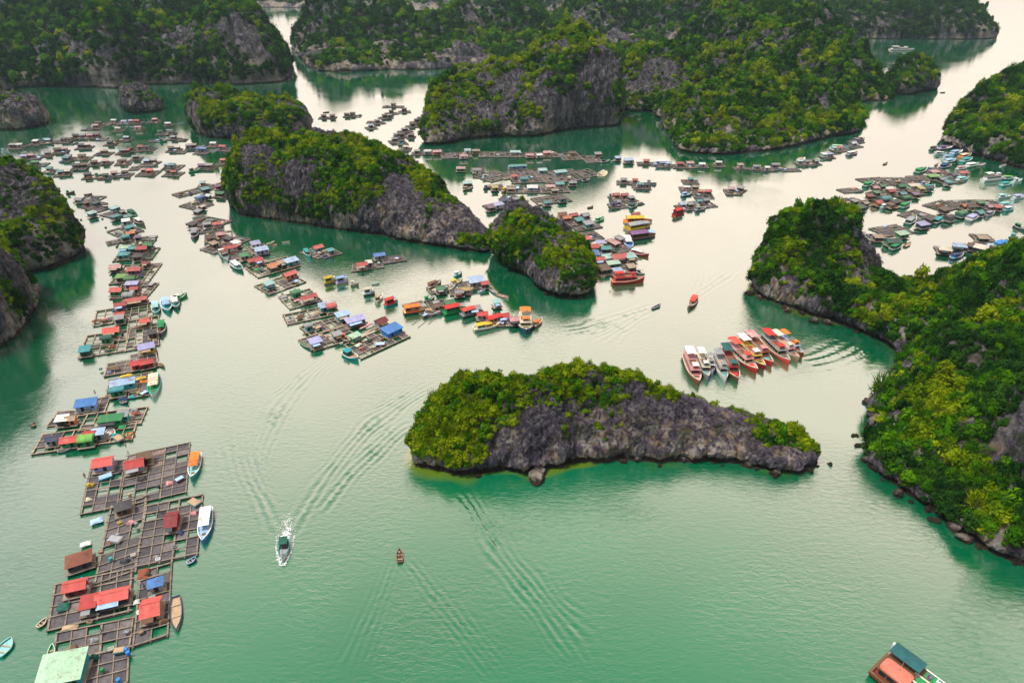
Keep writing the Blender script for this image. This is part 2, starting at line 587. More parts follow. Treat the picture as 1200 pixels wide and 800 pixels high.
    scl = np.stack([size, size, size * np.where(rg.random(m) < 0.08, rg.uniform(1.4, 1.9, m), rg.uniform(0.7, 1.3, m))], -1) * 0.62
    rot = np.stack([rg.normal(0, 0.12, m), rg.normal(0, 0.12, m), rg.uniform(0, 6.28, m)], -1)
    p = p - np.array((0, 0, 0.25)) * size[:, None] * 0.6
    if single:
        TREE_SPOTS.append((p, rot, scl, sp, green, forest, name, label))
    else:
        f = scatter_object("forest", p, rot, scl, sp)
        tag(f, forest or ("green scrub and trees covering the " + label), "forest", kind="stuff")
    return o
# ------------------------------------------------------------------ the islands
island("island", "small dark karst islet alone in open green water, tapering to a low tip",
       [(481, 543), (497, 550), (540, 556), (575, 552), (600, 554), (630, 558), (650, 549), (690, 541), (740, 542), (800, 544), (850, 542), (880, 546), (930, 554), (968, 544),
        (945, 522), (900, 503), (800, 487), (720, 478), (640, 472), (560, 474), (510, 490), (483, 517)],
       [(492, 480, 524), (506, 455, 511), (530, 441, 502), (575, 436, 500), (620, 440, 499), (660, 431, 499), (700, 433, 501), (735, 440, 503), (775, 460, 508), (820, 477, 512),
        (870, 493, 521), (910, 508, 529), (945, 533, 538)],
       0.36, 19.0, foot=2.6, veg=-0.20, bush=2.4, profile=1.7, bulge=0.6, dens=1.0, bright=0.6, single=True, scrub=1.0, crag=1.2, patch=[(560, 470, 520, 16, 0.75), (530, 500, 530, 10, 0.4), (660, 440, 505, 6, 0.7), (790, 460, 510, 7, 0.7), (890, 498, 525, 8, 0.6), (720, 480, 520, 9, 0.5), (700, 500, 530, 12, -0.5), (820, 500, 525, 14, -0.6), (740, 450, 505, 9, -0.5), (840, 480, 512, 10, -0.5), (500, 500, 532, 9, 0.4), (520, 465, 515, 10, 0.5)], forest="yellow green bushes and grey scrub growing over the small dark islet", shallow=7)
island("island", "steep rounded karst hill above the moored red tour boats, joined to the wooded slope",
       [(877, 341), (900, 353), (940, 367), (985, 380), (1020, 392), (1045, 405), (1053, 417), (1052, 435), (1036, 455), (1026, 472), (1015, 493), (1009, 512), (1013, 532),
        (1031, 556), (1060, 581), (1100, 606), (1130, 627), (1165, 647), (1200, 662), (1290, 700), (1420, 640), (1440, 380), (1300, 312), (1210, 318), (1150, 335), (1100, 348),
        (1050, 347), (1000, 322), (950, 309), (905, 312), (882, 322)],
       [(884, 305, 334), (905, 262, 330), (930, 236, 326), (962, 231, 326), (990, 246, 328), (1012, 278, 333), (1030, 322, 347), (950, 300, 345), (990, 330, 360),
        (1050, 357, 366), (1085, 353, 375), (1115, 344, 385), (1150, 322, 392), (1200, 302, 400), (1260, 284, 405), (1350, 262, 420),
        (1070, 400, 425), (1140, 380, 450), (1100, 455, 490), (1060, 500, 520), (1200, 450, 520), (1200, 560, 590), (1120, 560, 575), (1280, 420, 560), (1280, 600, 650), (1040, 440, 452)],
       0.62, 14.0, veg=0.72, bush=3.5, dens=0.38, bright=-0.16, single=True, scrub=0.85, patch=[(990, 285, 342, 13, -1.4), (1010, 325, 358, 7, -0.7), (895, 330, 338, 6, -0.9), (1190, 520, 560, 7, -1.8), (1120, 560, 572, 5, -0.6), (930, 245, 328, 10, 0.7)], forest="dense leafy canopy covering the steep rounded hill and the wooded slope", shallow=7, bulge=2.0)
island("island", "dark wooded headland beside the upper end of the long raft row",
       [(103, 293), (88, 304), (60, 313), (38, 319), (0, 326), (-60, 330), (-90, 280), (0, 262), (70, 268), (96, 281)],
       [(10, 195, 282), (40, 198, 284), (60, 214, 286), (78, 242, 288), (92, 268, 291), (-40, 180, 285), (20, 260, 305)],
       0.6, 13.0, veg=0.12, bush=2.9, dens=0.34, bright=-0.1)
island("island", "pale rocky headland at the water edge, cut off by the frame",
       [(45, 353), (39, 369), (19, 394), (-5, 413), (-60, 434), (-200, 460), (-260, 330), (-90, 325), (0, 331), (32, 337)],
       [(0, 283, 362), (14, 296, 360), (29, 322, 354), (-45, 258, 374), (10, 345, 380), (-82, 246, 386), (-140, 225, 390)],
       0.5, 10.0, veg=-0.4, bush=2.6, dens=0.45, bright=0.15, forest="bushes growing over the pale rocky headland")
island("island", "long dark karst island behind the diagonal row of rafts",
       [(273, 246), (285, 254), (320, 258), (355, 263), (400, 269), (440, 276), (480, 284), (520, 291), (550, 294), (578, 296), (577, 284), (548, 262), (520, 246), (470, 228),
        (400, 218), (330, 216), (285, 222), (270, 233)],
       [(280, 172, 233), (297, 150, 228), (320, 146, 226), (350, 152, 228), (390, 157, 231), (430, 168, 236), (472, 174, 238), (500, 194, 247), (530, 224, 260), (555, 250, 274),
        (571, 274, 286)],
       0.55, 15.0, slope_w=0.4, veg=-0.03, bush=2.8, dens=0.6, bright=0.15, scrub=0.85, patch=[(540, 255, 270, 15, -0.5), (300, 185, 235, 12, -0.3), (330, 165, 230, 14, 0.5), (500, 215, 255, 10, 0.5)], forest="mixed green and grey scrub covering the long dark island")
island("island", "blunt karst rock standing just off the tip of the long dark island",
       [(578, 298), (588, 310), (605, 317), (625, 331), (640, 343), (660, 348), (685, 348), (692, 336), (687, 316), (662, 302), (622, 288), (590, 284)],
       [(588, 249, 291), (605, 239, 293), (622, 239, 296), (645, 252, 303), (665, 276, 314), (684, 300, 326)],
       0.45, 8.0, foot=1.5, slope_w=0.4, veg=0.06, bulge=3.4, bush=2.8, dens=0.55, bright=0.3, scrub=0.8, patch=[(655, 320, 330, 12, -1.0)], forest="bushes growing over the blunt karst rock")
island("island", "low green crested islet behind the long dark island",
       [(225, 153), (240, 161), (280, 163), (315, 161), (366, 153), (362, 142), (300, 139), (240, 141), (226, 145)],
       [(231, 105, 148), (247, 105, 148), (264, 119, 149), (300, 120, 150), (330, 122, 150), (352, 127, 150)],
       0.8, 9.0, veg=0.3, bush=4.2, dens=0.22, bright=0.15)
island("island", "tiny twin-topped rock among the far rafts",
       [(146, 131), (160, 134), (190, 129), (189, 124), (150, 124)],
       [(156, 97, 128), (166, 104, 128), (175, 112, 128), (185, 109, 127)], 0.6, 5.0, veg=-0.25, bush=3.2, dens=0.25)
island("island", "dark sheer rock with a small sandy beach, cut off by the frame",
       [(-30, 153), (0, 152), (20, 153), (58, 146), (54, 138), (0, 137), (-40, 140)],
       [(0, 112, 144), (15, 114, 144), (34, 112, 144), (47, 118, 144), (-25, 105, 145)], 0.7, 7.0, veg=-0.05, bush=3.8, dens=0.22)
island("island", "grey rock at the foot of the far wooded range, cut off by the frame",
       [(-30, 116), (0, 113), (15, 108), (8, 104), (-40, 106)],
       [(-5, 76, 109), (5, 92, 109), (-30, 60, 110)], 0.8, 7.0, veg=-0.1, bush=4.0, dens=0.2)
island("hills", "far wooded range with a grey cliff knob behind the scattered rafts",
       [(-120, 106), (30, 101), (105, 102), (152, 103), (158, 99), (200, 99), (250, 99), (310, 98), (341, 95), (345, 88), (330, 70), (290, 52), (200, 44), (0, 40), (-250, 45), (-250, 90)],
       [(20, 34, 90), (70, 38, 92), (106, 42, 99), (120, 16, 95), (140, 26, 96), (160, 60, 98), (170, 40, 92), (220, 14, 87), (255, 3, 86), (280, 10, 88), (300, 27, 90), (322, 54, 92),
        (0, -25, 68), (100, -38, 64), (200, -18, 62), (270, 2, 66), (-100, -30, 70), (190, 55, 95), (60, 68, 97)],
       2.2, 30.0, veg=0.62, bush=6.5, dens=0.075, bright=-0.42, far=True, bulge=4, warp=8, rough=1.6, profile=1.9, scrub=0.4, lump=0.3, dome=0.85, patch=[(125, 60, 97, 30, -1.3), (225, 50, 92, 22, -0.8), (290, 60, 94, 20, -0.9)])
island("hills", "broad far range filling the top of the frame behind the cliff island",
       [(348, 60), (352, 72), (366, 83), (400, 85), (450, 82), (525, 82), (580, 76), (640, 76), (760, 76), (900, 76), (960, 60), (960, 38), (800, 30), (560, 34), (400, 40), (340, 50)],
       [(345, 26, 60), (372, 6, 58), (388, 1, 58), (420, 14, 60), (460, 2, 56), (500, 17, 58), (540, 6, 54), (600, -14, 50), (700, -20, 48), (790, -18, 48), (860, -6, 48),
        (905, 4, 48), (400, 55, 74), (470, 50, 72), (545, 50, 72), (620, 40, 66), (720, 36, 62), (800, 30, 60), (900, 30, 60)],
       2.8, 42.0, veg=0.55, bush=7.5, dens=0.055, bright=-0.45, far=True, bulge=4, warp=10, rough=1.8, profile=1.8, scrub=0.4, lump=0.3, dome=0.8, patch=[(520, 55, 74, 45, -0.7), (720, 40, 62, 50, -1.2), (840, 30, 60, 60, -1.2), (370, 50, 70, 25, -0.7)])
island("island", "pale-footed cliff island in the middle distance behind the striped cage rows",
       [(494, 171), (520, 169), (560, 161), (600, 159), (625, 161), (650, 154), (690, 149), (725, 148), (722, 138), (700, 128), (640, 122), (560, 128), (505, 148)],
       [(503, 122, 155), (520, 88, 148), (545, 81, 144), (572, 85, 143), (598, 72, 140), (625, 66, 138), (650, 58, 136), (672, 38, 134), (690, 52, 134), (703, 82, 136), (719, 112, 141)],
       1.0, 15.0, dome=1.0, slope_w=0.45, veg=0.05, bush=5.0, dens=0.15, bright=0.25, patch=[(520, 100, 150, 20, 0.7), (680, 60, 136, 18, 0.8)], bulge=4, warp=4, rough=1.5, scrub=0.6, profile=2.6)
island("hills", "bright green many-humped hill with pale scars above the far moored rafts",
       [(712, 128), (740, 131), (770, 132), (776, 148), (790, 158), (790, 172), (805, 179), (850, 183), (890, 179), (930, 173), (970, 161), (1013, 154), (1012, 138), (990, 118), (900, 104),
        (800, 104), (715, 108)],
       [(718, 56, 116), (745, 53, 115), (780, 53, 115), (820, 50, 115), (848, 52, 115), (866, 66, 117), (760, 95, 124), (800, 98, 145), (840, 96, 152), (868, 100, 155), (892, 95, 150),
        (908, 30, 114), (930, 36, 116), (960, 56, 120), (984, 90, 127), (1004, 128, 140), (830, 116, 137), (872, 112, 142), (925, 92, 138), (905, 66, 130), (950, 98, 142), (850, 150, 172), (800, 140, 165), (900, 140, 165)],
       1.2, 20.0, veg=0.6, bush=4.5, dens=0.17, bright=0.0, bulge=3, warp=5, rough=1.6, scrub=0.6, profile=2.0, lump=0.25, dome=0.7, patch=[(830, 113, 137, 10, -0.2), (760, 90, 122, 28, -0.9), (850, 150, 172, 14, -1.0), (800, 130, 160, 14, -0.6)])
island("hills", "shaded green ridge running down behind the bright humped hill",
       [(880, 112), (950, 118), (1000, 119), (1041, 118), (1053, 116), (1040, 108), (1000, 96), (900, 80), (800, 78), (780, 90)],
       [(860, 20, 92), (905, 9, 92), (935, 9, 92), (962, 13, 93), (985, 26, 96), (1003, 42, 99), (1010, 66, 103), (1030, 93, 110), (1046, 111, 114)],
       1.8, 26.0, veg=0.7, bush=6.0, dens=0.08, bright=-0.4, far=True, warp=6, profile=2.0, rough=1.3)
island("island", "small dome islet at the end of the shaded ridge",
       [(1034, 104), (1050, 112), (1072, 109), (1097, 104), (1094, 97), (1045, 96)],
       [(1045, 86, 104), (1066, 68, 102), (1084, 73, 101), (1094, 90, 102)], 1.2, 14.0, veg=0.2, bush=5.0, dens=0.12, bright=-0.2, far=True, warp=3)
island("island", "long low far island across the open channel",
       [(880, 44), (940, 45), (1005, 45), (1060, 46), (1110, 46), (1166, 46), (1172, 40), (1100, 32), (950, 32), (860, 34)],
       [(900, 8, 38), (960, 8, 38), (1010, 11, 38), (1060, 9, 38), (1080, -1, 38), (1115, -3, 38), (1143, 4, 38), (1165, 25, 41)],
       3.0, 34.0, veg=0.6, bush=9.0, dens=0.035, bright=-0.9, far=True, warp=8, profile=2.0)
island("island", "rounded leafy headland beside the crowded mooring, cut off by the frame",
       [(1100, 166), (1120, 176), (1150, 186), (1175, 191), (1200, 198), (1300, 210), (1400, 180), (1300, 138), (1150, 140), (1110, 150)],
       [(1107, 150, 163), (1130, 125, 158), (1160, 104, 154), (1200, 84, 150), (1260, 55, 148), (1150, 150, 172), (1200, 150, 178)],
       1.1, 15.0, veg=0.62, bush=5.0, dens=0.14, bright=-0.25, warp=4, profile=2.0)
island("hills", "faint blue islands on the horizon behind the far range",
       [(200, 8), (300, 9), (350, 9), (420, 12), (540, 14), (800, 12), (900, 12), (980, 10), (1062, 9), (1068, 6), (900, 2), (500, 0), (250, 2)],
       [(240, -12, 5), (300, -4, 6), (338, -2, 6), (400, -8, 5), (480, -6, 6), (560, -12, 5), (700, -16, 5), (880, -14, 5), (980, -10, 6), (1050, -6, 7)],
       9.0, 60.0, veg=0.7, bush=16.0, dens=0.006, bright=-0.8, far=True, warp=12)
# ------------------------------------------------------------------ water
WAKES = [  # crest line, height, wavelength, number of crests' spread
    ([(336, 628), (348, 612), (362, 590), (385, 556), (412, 522), (440, 494), (470, 473), (500, 455), (522, 446)], 0.26, 2.0, 3.7),
    ([(375, 600), (395, 575), (415, 552), (436, 533), (456, 514), (474, 500), (492, 494)], 0.32, 2.2, 3.4),
    ([(326, 628), (316, 612), (306, 585), (303, 555), (306, 525), (318, 498), (330, 475), (355, 446), (395, 412)], 0.26, 2.0, 3.7),
    ([(312, 600), (296, 570), (285, 545), (283, 520), (288, 500)], 0.19, 1.9, 4.4),
    ([(474, 654), (486, 668), (502, 690), (520, 711), (545, 742), (572, 775), (598, 806)], 0.21, 1.7, 3.2),
    ([(462, 656), (455, 676), (446, 700), (434, 728), (420, 760), (408, 800)], 0.12, 1.7, 3.2),
    ([(540, 575), (556, 598), (572, 628), (596, 662), (628, 700), (660, 742), (700, 800)], 0.25, 1.8, 4.1),
    ([(768, 359), (744, 366), (715, 376), (684, 386), (650, 391)], 0.20, 2.7, 4.4),
    ([(768, 360), (748, 372), (722, 388), (690, 405)], 0.15, 2.3, 4.4),
    ([(813, 347), (820, 332), (824, 318), (826, 300)], 0.15, 2.0, 3.7),
    ([(816, 348), (832, 337), (848, 326), (870, 310)], 0.15, 2.0, 3.7),
    ([(944, 424), (970, 418), (994, 408), (1012, 396), (1022, 386)], 0.20, 3.6, 9.3),
]


def line_sd(x, y, P):
    best = np.full(x.shape, 1e18)
    sgn = np.zeros_like(x)
    along = np.zeros_like(x)
    acc = 0.0
    for i in range(len(P) - 1):
        ax, ay = P[i]
        bx, by = P[i + 1]
        ex, ey = bx - ax, by - ay
        L2 = ex * ex + ey * ey
        t = np.clip(((x - ax) * ex + (y - ay) * ey) / L2, 0, 1)
        dx, dy = x - ax - t * ex, y - ay - t * ey
        d2 = dx * dx + dy * dy
        m = d2 < best
        best = np.where(m, d2, best)
        sgn = np.where(m, np.sign(ex * dy - ey * dx), sgn)
        along = np.where(m, acc + t * math.sqrt(L2), along)
        acc += math.sqrt(L2)
    return np.sqrt(best) * sgn, along / acc


def spline(P, n=8):
    P = [np.array(p, float) for p in P]
    P = [2 * P[0] - P[1]] + P + [2 * P[-1] - P[-2]]
    out = []
    for i in range(1, len(P) - 2):
        for k in range(n):
            t = k / n
            a, b, c, d = P[i - 1], P[i], P[i + 1], P[i + 2]
            out.append(0.5 * (2 * b + (c - a) * t + (2 * a - 5 * b + 4 * c - d) * t * t + (3 * b - a - 3 * c + d) * t**3))
    out.append(P[-2])
    return out


def lines(lo, hi, step, far_lo, far_hi):
    mid = list(np.arange(lo, hi, step))
    up, s, v = [], step, hi
    while v < far_hi:
        up.append(v)
        s *= 1.22
        v += s
    up.append(far_hi)
    dn, s, v = [], step, lo - step
    while v > far_lo:
        dn.append(v)
        s *= 1.22
        v -= s
    dn.append(far_lo)
    return np.array(dn[::-1] + mid + up)


xs = lines(-122, 122, 0.42, -9000, 9000)
ys = lines(52, 262, 0.42, -3000, 12000)
gx, gy = np.meshgrid(xs, ys)
gz = np.zeros_like(gx)
for P, A, lam, spread in WAKES:
    pw = spline([W(*p) for p in P])
    P2 = np.array(pw)
    lo, hi = P2.min(0) - 14, P2.max(0) + 14
    ix = np.where((xs > lo[0]) & (xs < hi[0]))[0]
    iy = np.where((ys > lo[1]) & (ys < hi[1]))[0]
    sl = np.ix_(iy, ix)
    dd, al = line_sd(gx[sl], gy[sl], pw[::2] + [pw[-1]])
    wob = 1 + 0.35 * vnoise(gx[sl] / 9, gy[sl] / 9, seed=5)
    env = np.exp(-((dd / (spread * (0.55 + 0.75 * al))) ** 2)) * sstep(0.0, 0.04, al) * (1 - sstep(0.72, 1.0, al))
    jag = 0.25 + 1.5 * np.abs(vnoise(al * 30, dd / 2.5, seed=8)) * (0.6 + 0.8 * np.abs(vnoise(al * 9, dd / 6, seed=18)))
    gz[sl] += A * 0.62 * env * np.cos(2 * math.pi * dd * wob / lam + 0.6) * jag
calm = np.exp(-np.hypot(gx - 0, gy - 150) / 600)
shal = np.zeros_like(gx)
nearm = (np.abs(gx) < 260) & (gy > 40) & (gy < 520)
for P, reach in SHORES:
    if reach < 4:
        continue
    lo, hi = P.min(0) - 12, P.max(0) + 12
    mk = nearm & (gx > lo[0]) & (gx < hi[0]) & (gy > lo[1]) & (gy < hi[1])
    dpt = -poly_sd(gx[mk], gy[mk], P)
    ns = vnoise(gx[mk] / 6, gy[mk] / 6, seed=3)
    shal[mk] = np.maximum(shal[mk], (1 - sstep(0.5, reach * (0.55 + 0.5 * ns), dpt)) * sstep(-0.35, 0.25, vnoise(gx[mk] / 14, gy[mk] / 14, seed=12)))
ii = np.arange(gx.size).reshape(gx.shape)
Fq = np.stack([ii[:-1, :-1], ii[:-1, 1:], ii[1:, 1:], ii[1:, :-1]], -1).reshape(-1, 4)
m, nt, out = new_mat("bay_water")
L = nt.links.new
geo = nd(nt, "ShaderNodeNewGeometry")
at = nd(nt, "ShaderNodeAttribute", attribute_name="shallow")
deep = nd(nt, "ShaderNodeTexNoise", ins={"Scale": 0.012, "Detail": 3.0})
L(geo.outputs["Position"], deep.inputs["Vector"])
rd = ramp(nt, [(0.3, (0.0002, 0.112, 0.046)), (0.7, (0.0004, 0.160, 0.068))])
L(deep.outputs["Fac"], rd.inputs["Fac"])
mxs = nd(nt, "ShaderNodeMix", data_type="RGBA", ins={"B": (0.11, 0.19, 0.015, 1)})
L(at.outputs["Fac"], mxs.inputs["Factor"])
L(rd.outputs["Color"], mxs.inputs["A"])
df = nd(nt, "ShaderNodeBsdfDiffuse")
L(mxs.outputs["Result"], df.inputs["Color"])
# wind ripples, longer across the wind
mp = nd(nt, "ShaderNodeMapping", ins={"Scale": (0.55, 1.25, 1.0), "Rotation": (0, 0, R(12))})
L(geo.outputs["Position"], mp.inputs["Vector"])
n1 = nd(nt, "ShaderNodeTexNoise", ins={"Scale": 0.8, "Detail": 5.0, "Roughness": 0.62, "Distortion": 0.6})
L(mp.outputs["Vector"], n1.inputs["Vector"])
n2 = nd(nt, "ShaderNodeTexNoise", ins={"Scale": 0.022, "Detail": 4.0, "Distortion": 0.8})
L(geo.outputs["Position"], n2.inputs["Vector"])
gust = nd(nt, "ShaderNodeMapRange", ins={"From Min": 0.35, "From Max": 0.65, "To Min": 0.2, "To Max": 1.15})
L(n2.outputs["Fac"], gust.inputs["Value"])
cd = nd(nt, "ShaderNodeSeparateXYZ")
L(geo.outputs["Position"], cd.inputs[0])
fade = nd(nt, "ShaderNodeMapRange", ins={"From Min": 110.0, "From Max": 420.0, "To Min": 1.0, "To Max": 0.22})
L(cd.outputs["Y"], fade.inputs["Value"])
mul = nd(nt, "ShaderNodeMath", operation="MULTIPLY")
L(gust.outputs["Result"], mul.inputs[0])
L(fade.outputs["Result"], mul.inputs[1])
bp = nd(nt, "ShaderNodeBump", ins={"Distance": 0.16})
L(mul.outputs[0], bp.inputs["Strength"])
L(n1.outputs["Fac"], bp.inputs["Height"])
gl = nd(nt, "ShaderNodeBsdfGlossy", ins={"Roughness": 0.035, "Color": (0.97, 0.98, 0.97, 1)})
L(bp.outputs["Normal"], gl.inputs["Normal"])
lw = nd(nt, "ShaderNodeLayerWeight", ins={"Blend": 0.5})
L(bp.outputs["Normal"], lw.inputs["Normal"])
fr = ramp(nt, [(0.0, (0.02,) * 3), (0.16, (0.06,) * 3), (0.24, (0.13,) * 3), (0.32, (0.25,) * 3), (0.44, (0.50,) * 3), (0.58, (0.66,) * 3), (1.0, (0.9,) * 3)])
L(lw.outputs["Facing"], fr.inputs["Fac"])
ms = nd(nt, "ShaderNodeMixShader")
L(fr.outputs["Color"], ms.inputs[0])
L(df.outputs[0], ms.inputs[1])
L(gl.outputs[0], ms.inputs[2])
L(ms.outputs[0], out.inputs["Surface"])
water = np_mesh("water", np.stack([gx, gy, gz], -1).reshape(-1, 3), Fq, [m], smooth=True)
at = water.data.attributes.new("shallow", "FLOAT", "POINT")
at.data.foreach_set("value", shal.ravel().astype(np.float32))
tag(water, "calm green bay water mirroring the pale sky", "water", kind="structure")


# ------------------------------------------------------------------ single trees: the 300 that show largest; the rest of each wood is one mass
def trunk_mesh(name, seed):
    rg = np.random.default_rng(seed)
    V, F = [], []

    def limb(a, b, r0, r1):
        a, b = np.array(a, float), np.array(b, float)
        d = b - a
        d /= np.linalg.norm(d)
        s = np.cross(d, (0.3, 0.9, 0.2))
        s /= np.linalg.norm(s)
        t = np.cross(d, s)
        k = len(V)
        for p, r in ((a, r0), (b, r1)):
            for j in range(5):
                an = 2 * math.pi * j / 5
                V.append(p + (s * math.cos(an) + t * math.sin(an)) * r)
        for j in range(5):
            F.append([k + j, k + (j + 1) % 5, k + 5 + (j + 1) % 5, k + 5 + j])

    limb((0, 0, -0.35), (0.04, 0.02, 0.3), 0.07, 0.05)
    for j in range(4):
        a = 2 * math.pi * j / 4 + rg.uniform(-0.4, 0.4)
        limb((0.04, 0.02, 0.25), (0.35 * math.cos(a), 0.35 * math.sin(a), rg.uniform(0.5, 0.75)), 0.04, 0.015)
    me = np_mesh(name, V, F, [M_BARK], link=False).data
    return me


M_BARK, nt, out = new_mat("grey_bark")
bs = nd(nt, "ShaderNodeBsdfDiffuse", ins={"Color": (0.12, 0.10, 0.09, 1)})
nt.links.new(bs.outputs[0], out.inputs["Surface"])
TRUNKS = [trunk_mesh("trunk", k) for k in range(3)]
cand = []
for gi_, (p, rot, scl, sp, green, forest, iname, ilabel) in enumerate(TREE_SPOTS):
    dep = p[:, 1] * CP + (CAM_H - p[:, 2]) * SP
    uu = p[:, 0] / dep * FOC + 600
    vv = 400 - (p[:, 1] * SP - (CAM_H - p[:, 2]) * CP) / dep * FOC
    vis = (uu > 5) & (uu < 1195) & (vv > 5) & (vv < 795) & (sp < 12)
    front = p[:, 1] < np.array([170, 999])[gi_]
    px = scl[:, 0] / dep
    for i in np.where(vis & front)[0]:
        cand.append((px[i], gi_, i))
cand.sort(reverse=True)
taken = [set(), set()]
for _, g_, i in cand[:300]:
    taken[g_].add(i)
TLAB = {0: ("yellow green bush-like tree growing out of the small dark islet", "trees on the small dark islet"),
        1: ("round leafy tree in the dense canopy of the wooded slope beside the open channel", "trees on the wooded slope")}
for gi_, (p, rot, scl, sp, green, forest, iname, ilabel) in enumerate(TREE_SPOTS):
    for i in sorted(taken[gi_]):
        e = bpy.data.objects.new("tree", None)
        e.empty_display_size = 0.3
        e.location = p[i]
        e.rotation_euler = rot[i]
        e.scale = scl[i]
        COL.objects.link(e)
        tag(e, TLAB[gi_][0], "tree", TLAB[gi_][1])
        c = bpy.data.objects.new("crown", SPECIES[sp[i]].data)
        c.parent = e
        COL.objects.link(c)
        t = bpy.data.objects.new("trunk", TRUNKS[i % 3])
        t.parent = e
        COL.objects.link(t)
    rest = np.array([i for i in range(len(p)) if i not in taken[gi_]])
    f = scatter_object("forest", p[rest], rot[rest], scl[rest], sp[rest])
    tag(f, forest, "forest", kind="stuff")
# ------------------------------------------------------------------ paints
COLOURS = {
    "re": ("red", (0.58, 0.035, 0.030)), "co": ("coral red", (0.74, 0.085, 0.062)), "ru": ("rusty brown", (0.24, 0.062, 0.028)), "br": ("brown", (0.15, 0.082, 0.045)),
    "ta": ("tan", (0.42, 0.30, 0.19)), "ye": ("yellow", (0.64, 0.46, 0.04)), "or": ("orange", (0.78, 0.20, 0.035)), "pi": ("pink", (0.66, 0.30, 0.30)),
    "wh": ("white", (0.78, 0.78, 0.75)), "cr": ("cream", (0.70, 0.62, 0.47)), "gy": ("grey", (0.30, 0.32, 0.34)), "dg": ("dark grey", (0.055, 0.06, 0.068)),
    "bl": ("bright blue", (0.035, 0.22, 0.62)), "pb": ("pale blue", (0.34, 0.52, 0.78)), "li": ("lilac", (0.40, 0.40, 0.72)), "te": ("teal", (0.03, 0.36, 0.38)),
    "pt": ("pale teal", (0.30, 0.62, 0.60)), "gr": ("green", (0.02, 0.27, 0.085)), "lg": ("lime green", (0.16, 0.50, 0.06)), "pg": ("pale green", (0.40, 0.66, 0.44)),
    "td": ("deep teal", (0.02, 0.115, 0.125)), "sa": ("salmon", (0.64, 0.19, 0.13)), "pu": ("purple", (0.20, 0.10, 0.22)), "nb": ("navy blue", (0.02, 0.05, 0.14)), "dt": ("dark green", (0.012, 0.10, 0.075)), "dr": ("dark red", (0.24, 0.018, 0.022)),
}
_PAINT = {}


